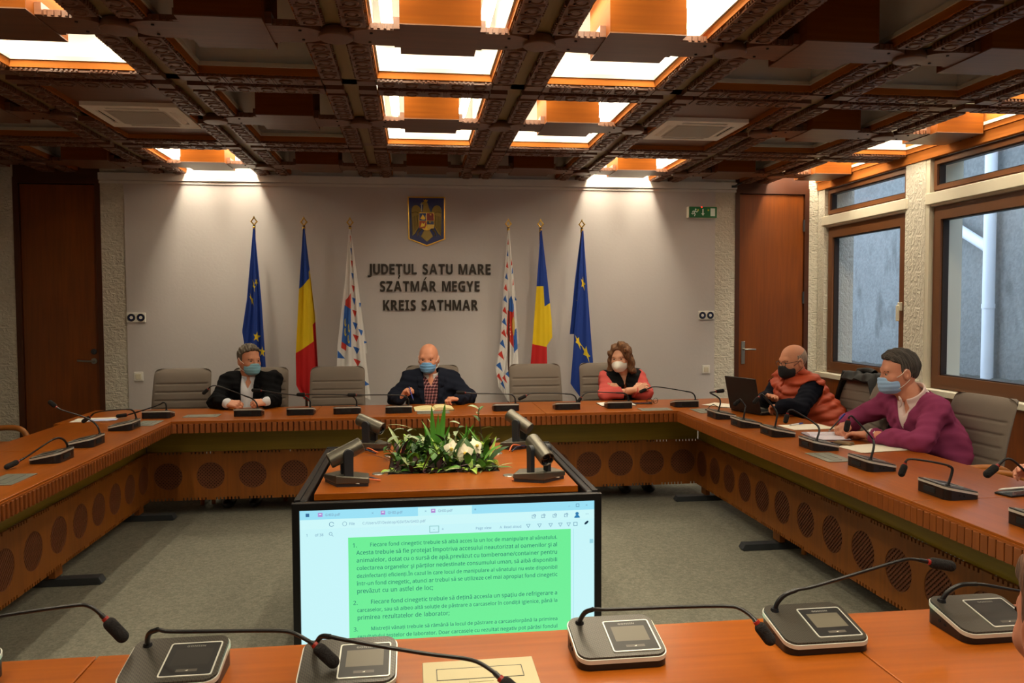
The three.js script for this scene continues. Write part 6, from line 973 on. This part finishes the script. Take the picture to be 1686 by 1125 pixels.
person({ label: 'bald man with glasses, black mask and red quilted vest, leaning over the laptop', hip: [3.02, 0.57, -5.5], N: [2.87, 0.98, -5.6], S: [[2.86, 0.935, -5.78], [2.93, 0.93, -5.44]], E: [[2.68, 0.8, -5.68], [2.76, 0.795, -5.3]], W: [[2.6, 0.855, -5.46], [2.6, 0.815, -5.26]],
  head: { c: [2.84, 1.108, -5.57], yaw: -1.42, pitch: 0.1, s: 1.04 }, hair: ['stubble', 0x9a8474], brow: 0x6a5544, mask: ['plain', 0x1a1c20, 0x1a1c20], glasses: true, skin: 0xcb8a6a, build: 1.12,
  hands: [{ d: [-0.15, 0.25, 0.9], n: [-0.3, -0.9, 0.2], curl: [0.2, 0.3, 0.2], thumb: 0.3 }, { d: [-0.25, -0.1, -0.95], n: [0, -1, 0], curl: [0.7, 0.8, 0.5], thumb: 0.5 }],
  wear: { top: { name: 'sweater', g: 0.016, ga: 0.024, mat: fabric(0x12141f) }, vest: { name: 'quilted_vest', g: 0.042, quilt: 0.03, open: [0.004, 0.02, 0.2], collar: true, mat: std({ color: hex(0xa53a14), roughness: 0.6 }) } } });
person({ label: 'man with short dark hair in a purple sweater and pale collar, writing in a notebook', fine: true, hole: [0.07, 0.004], hip: [3.0, 0.57, -4.1], N: [2.865, 1.0, -4.14], S: [[2.82, 0.955, -4.32], [2.875, 0.95, -3.97]], E: [[2.68, 0.815, -4.5], [2.72, 0.79, -3.88]], W: [[2.6, 0.81, -4.43], [2.59, 0.785, -4.19]],
  head: { c: [2.795, 1.14, -4.2], yaw: -1.78, pitch: 0.12, s: 1.04 }, hair: ['short', 0x2e2926, 0x6a625c], brow: 0x2e241c, mask: ['pleat', 0x93b8e2], skin: 0xc4846a, build: 1.08,
  hands: [{ d: [-0.72, -0.25, 0.55], n: [-0.1, -0.8, 0.55], curl: [0.7, 0.9, 0.6], thumb: 0.8 }, { d: [-0.4, -0.08, -0.9], n: [-0.1, -1, 0], curl: [0.35, 0.5, 0.4], thumb: 0.4 }],
  wear: { shirt: fabric(0xd8c4c2), collar: { mat: fabric(0xdcc8c6), shape: [0.07, 0.05, 0.42, 0.022], up: 0.02, fwd: 0.02 }, top: { name: 'sweater', g: 0.022, ga: 0.016, end: 0.8, vee: [0.15, 0.5], mat: fabric(0x83365a) } }, watch: { i: 1, mat: M.chrome, n: [-0.3, 0.7, 0.65] } });
pen('dark pen in the writing hand of the man in purple', [2.475, 0.768, -4.4], [2.56, 0.885, -4.36], 0x2a2a30);
person({ label: 'person whose fingers reach into the right photo edge beside the phone', fine: true, hip: [3.05, 0.57, -2.8], N: [2.97, 0.98, -2.82], S: [[2.95, 0.94, -3.0], [2.98, 0.94, -2.64]], E: [[2.86, 0.8, -3.06], [2.86, 0.8, -2.56]], W: [[2.705, 0.8, -3.03], [2.68, 0.79, -2.68]],
  head: { c: [2.92, 1.13, -2.82], yaw: -1.6, pitch: 0.1 }, hair: ['short', 0x3a2c20], brow: 0x3a2a1c, mask: ['pleat', 0x93b8e2], skin: 0xcc8f76,
  hands: [{ d: [-0.85, 0.1, -0.25], n: [-0.25, -0.5, 0.8], curl: [0.4, 0.5, 0.4], thumb: 0.4, fan: 0.12 }, { d: [-0.85, -0.05, -0.3], n: [0, -1, 0], curl: [0.4, 0.5, 0.4] }],
  wear: { shirt: whiteCloth, top: { name: 'sweater', g: 0.02, mat: fabric(0x20242e) } } });
person({ label: 'brown-haired person at the near table, only the edge of the head visible', fine: true, hip: [1.0, 0.57, -0.84], N: [0.985, 0.915, -0.93], S: [[1.15, 0.875, -0.91], [0.82, 0.875, -0.91]], E: [[1.19, 0.66, -0.98], [0.79, 0.66, -0.98]], W: [[1.1, 0.62, -1.03], [0.88, 0.62, -1.03]], knee: [[1.1, 0.5, -1.22], [0.9, 0.5, -1.22]],
  head: { c: [0.952, 1.052, -0.99], yaw: 3.0, pitch: 0.12 }, hair: ['short', 0x4a2c1a, 0x6a4024], brow: 0x3a2416, skin: 0xa8684c,
  hands: [{ d: [-0.3, -0.1, -0.9], n: [0, -1, 0], curl: [0.3, 0.4, 0.3] }, { d: [0.3, -0.1, -0.9], n: [0, -1, 0], curl: [0.3, 0.4, 0.3] }],
  wear: { shirt: whiteCloth, top: { name: 'sweater', g: 0.02, mat: fabric(0x2a241e) } } });
chair('grey chair under the person at the near right corner', 1.0, -0.86, Math.PI, 'grey conference chairs along the near table');
renderer.render(scene, camera);
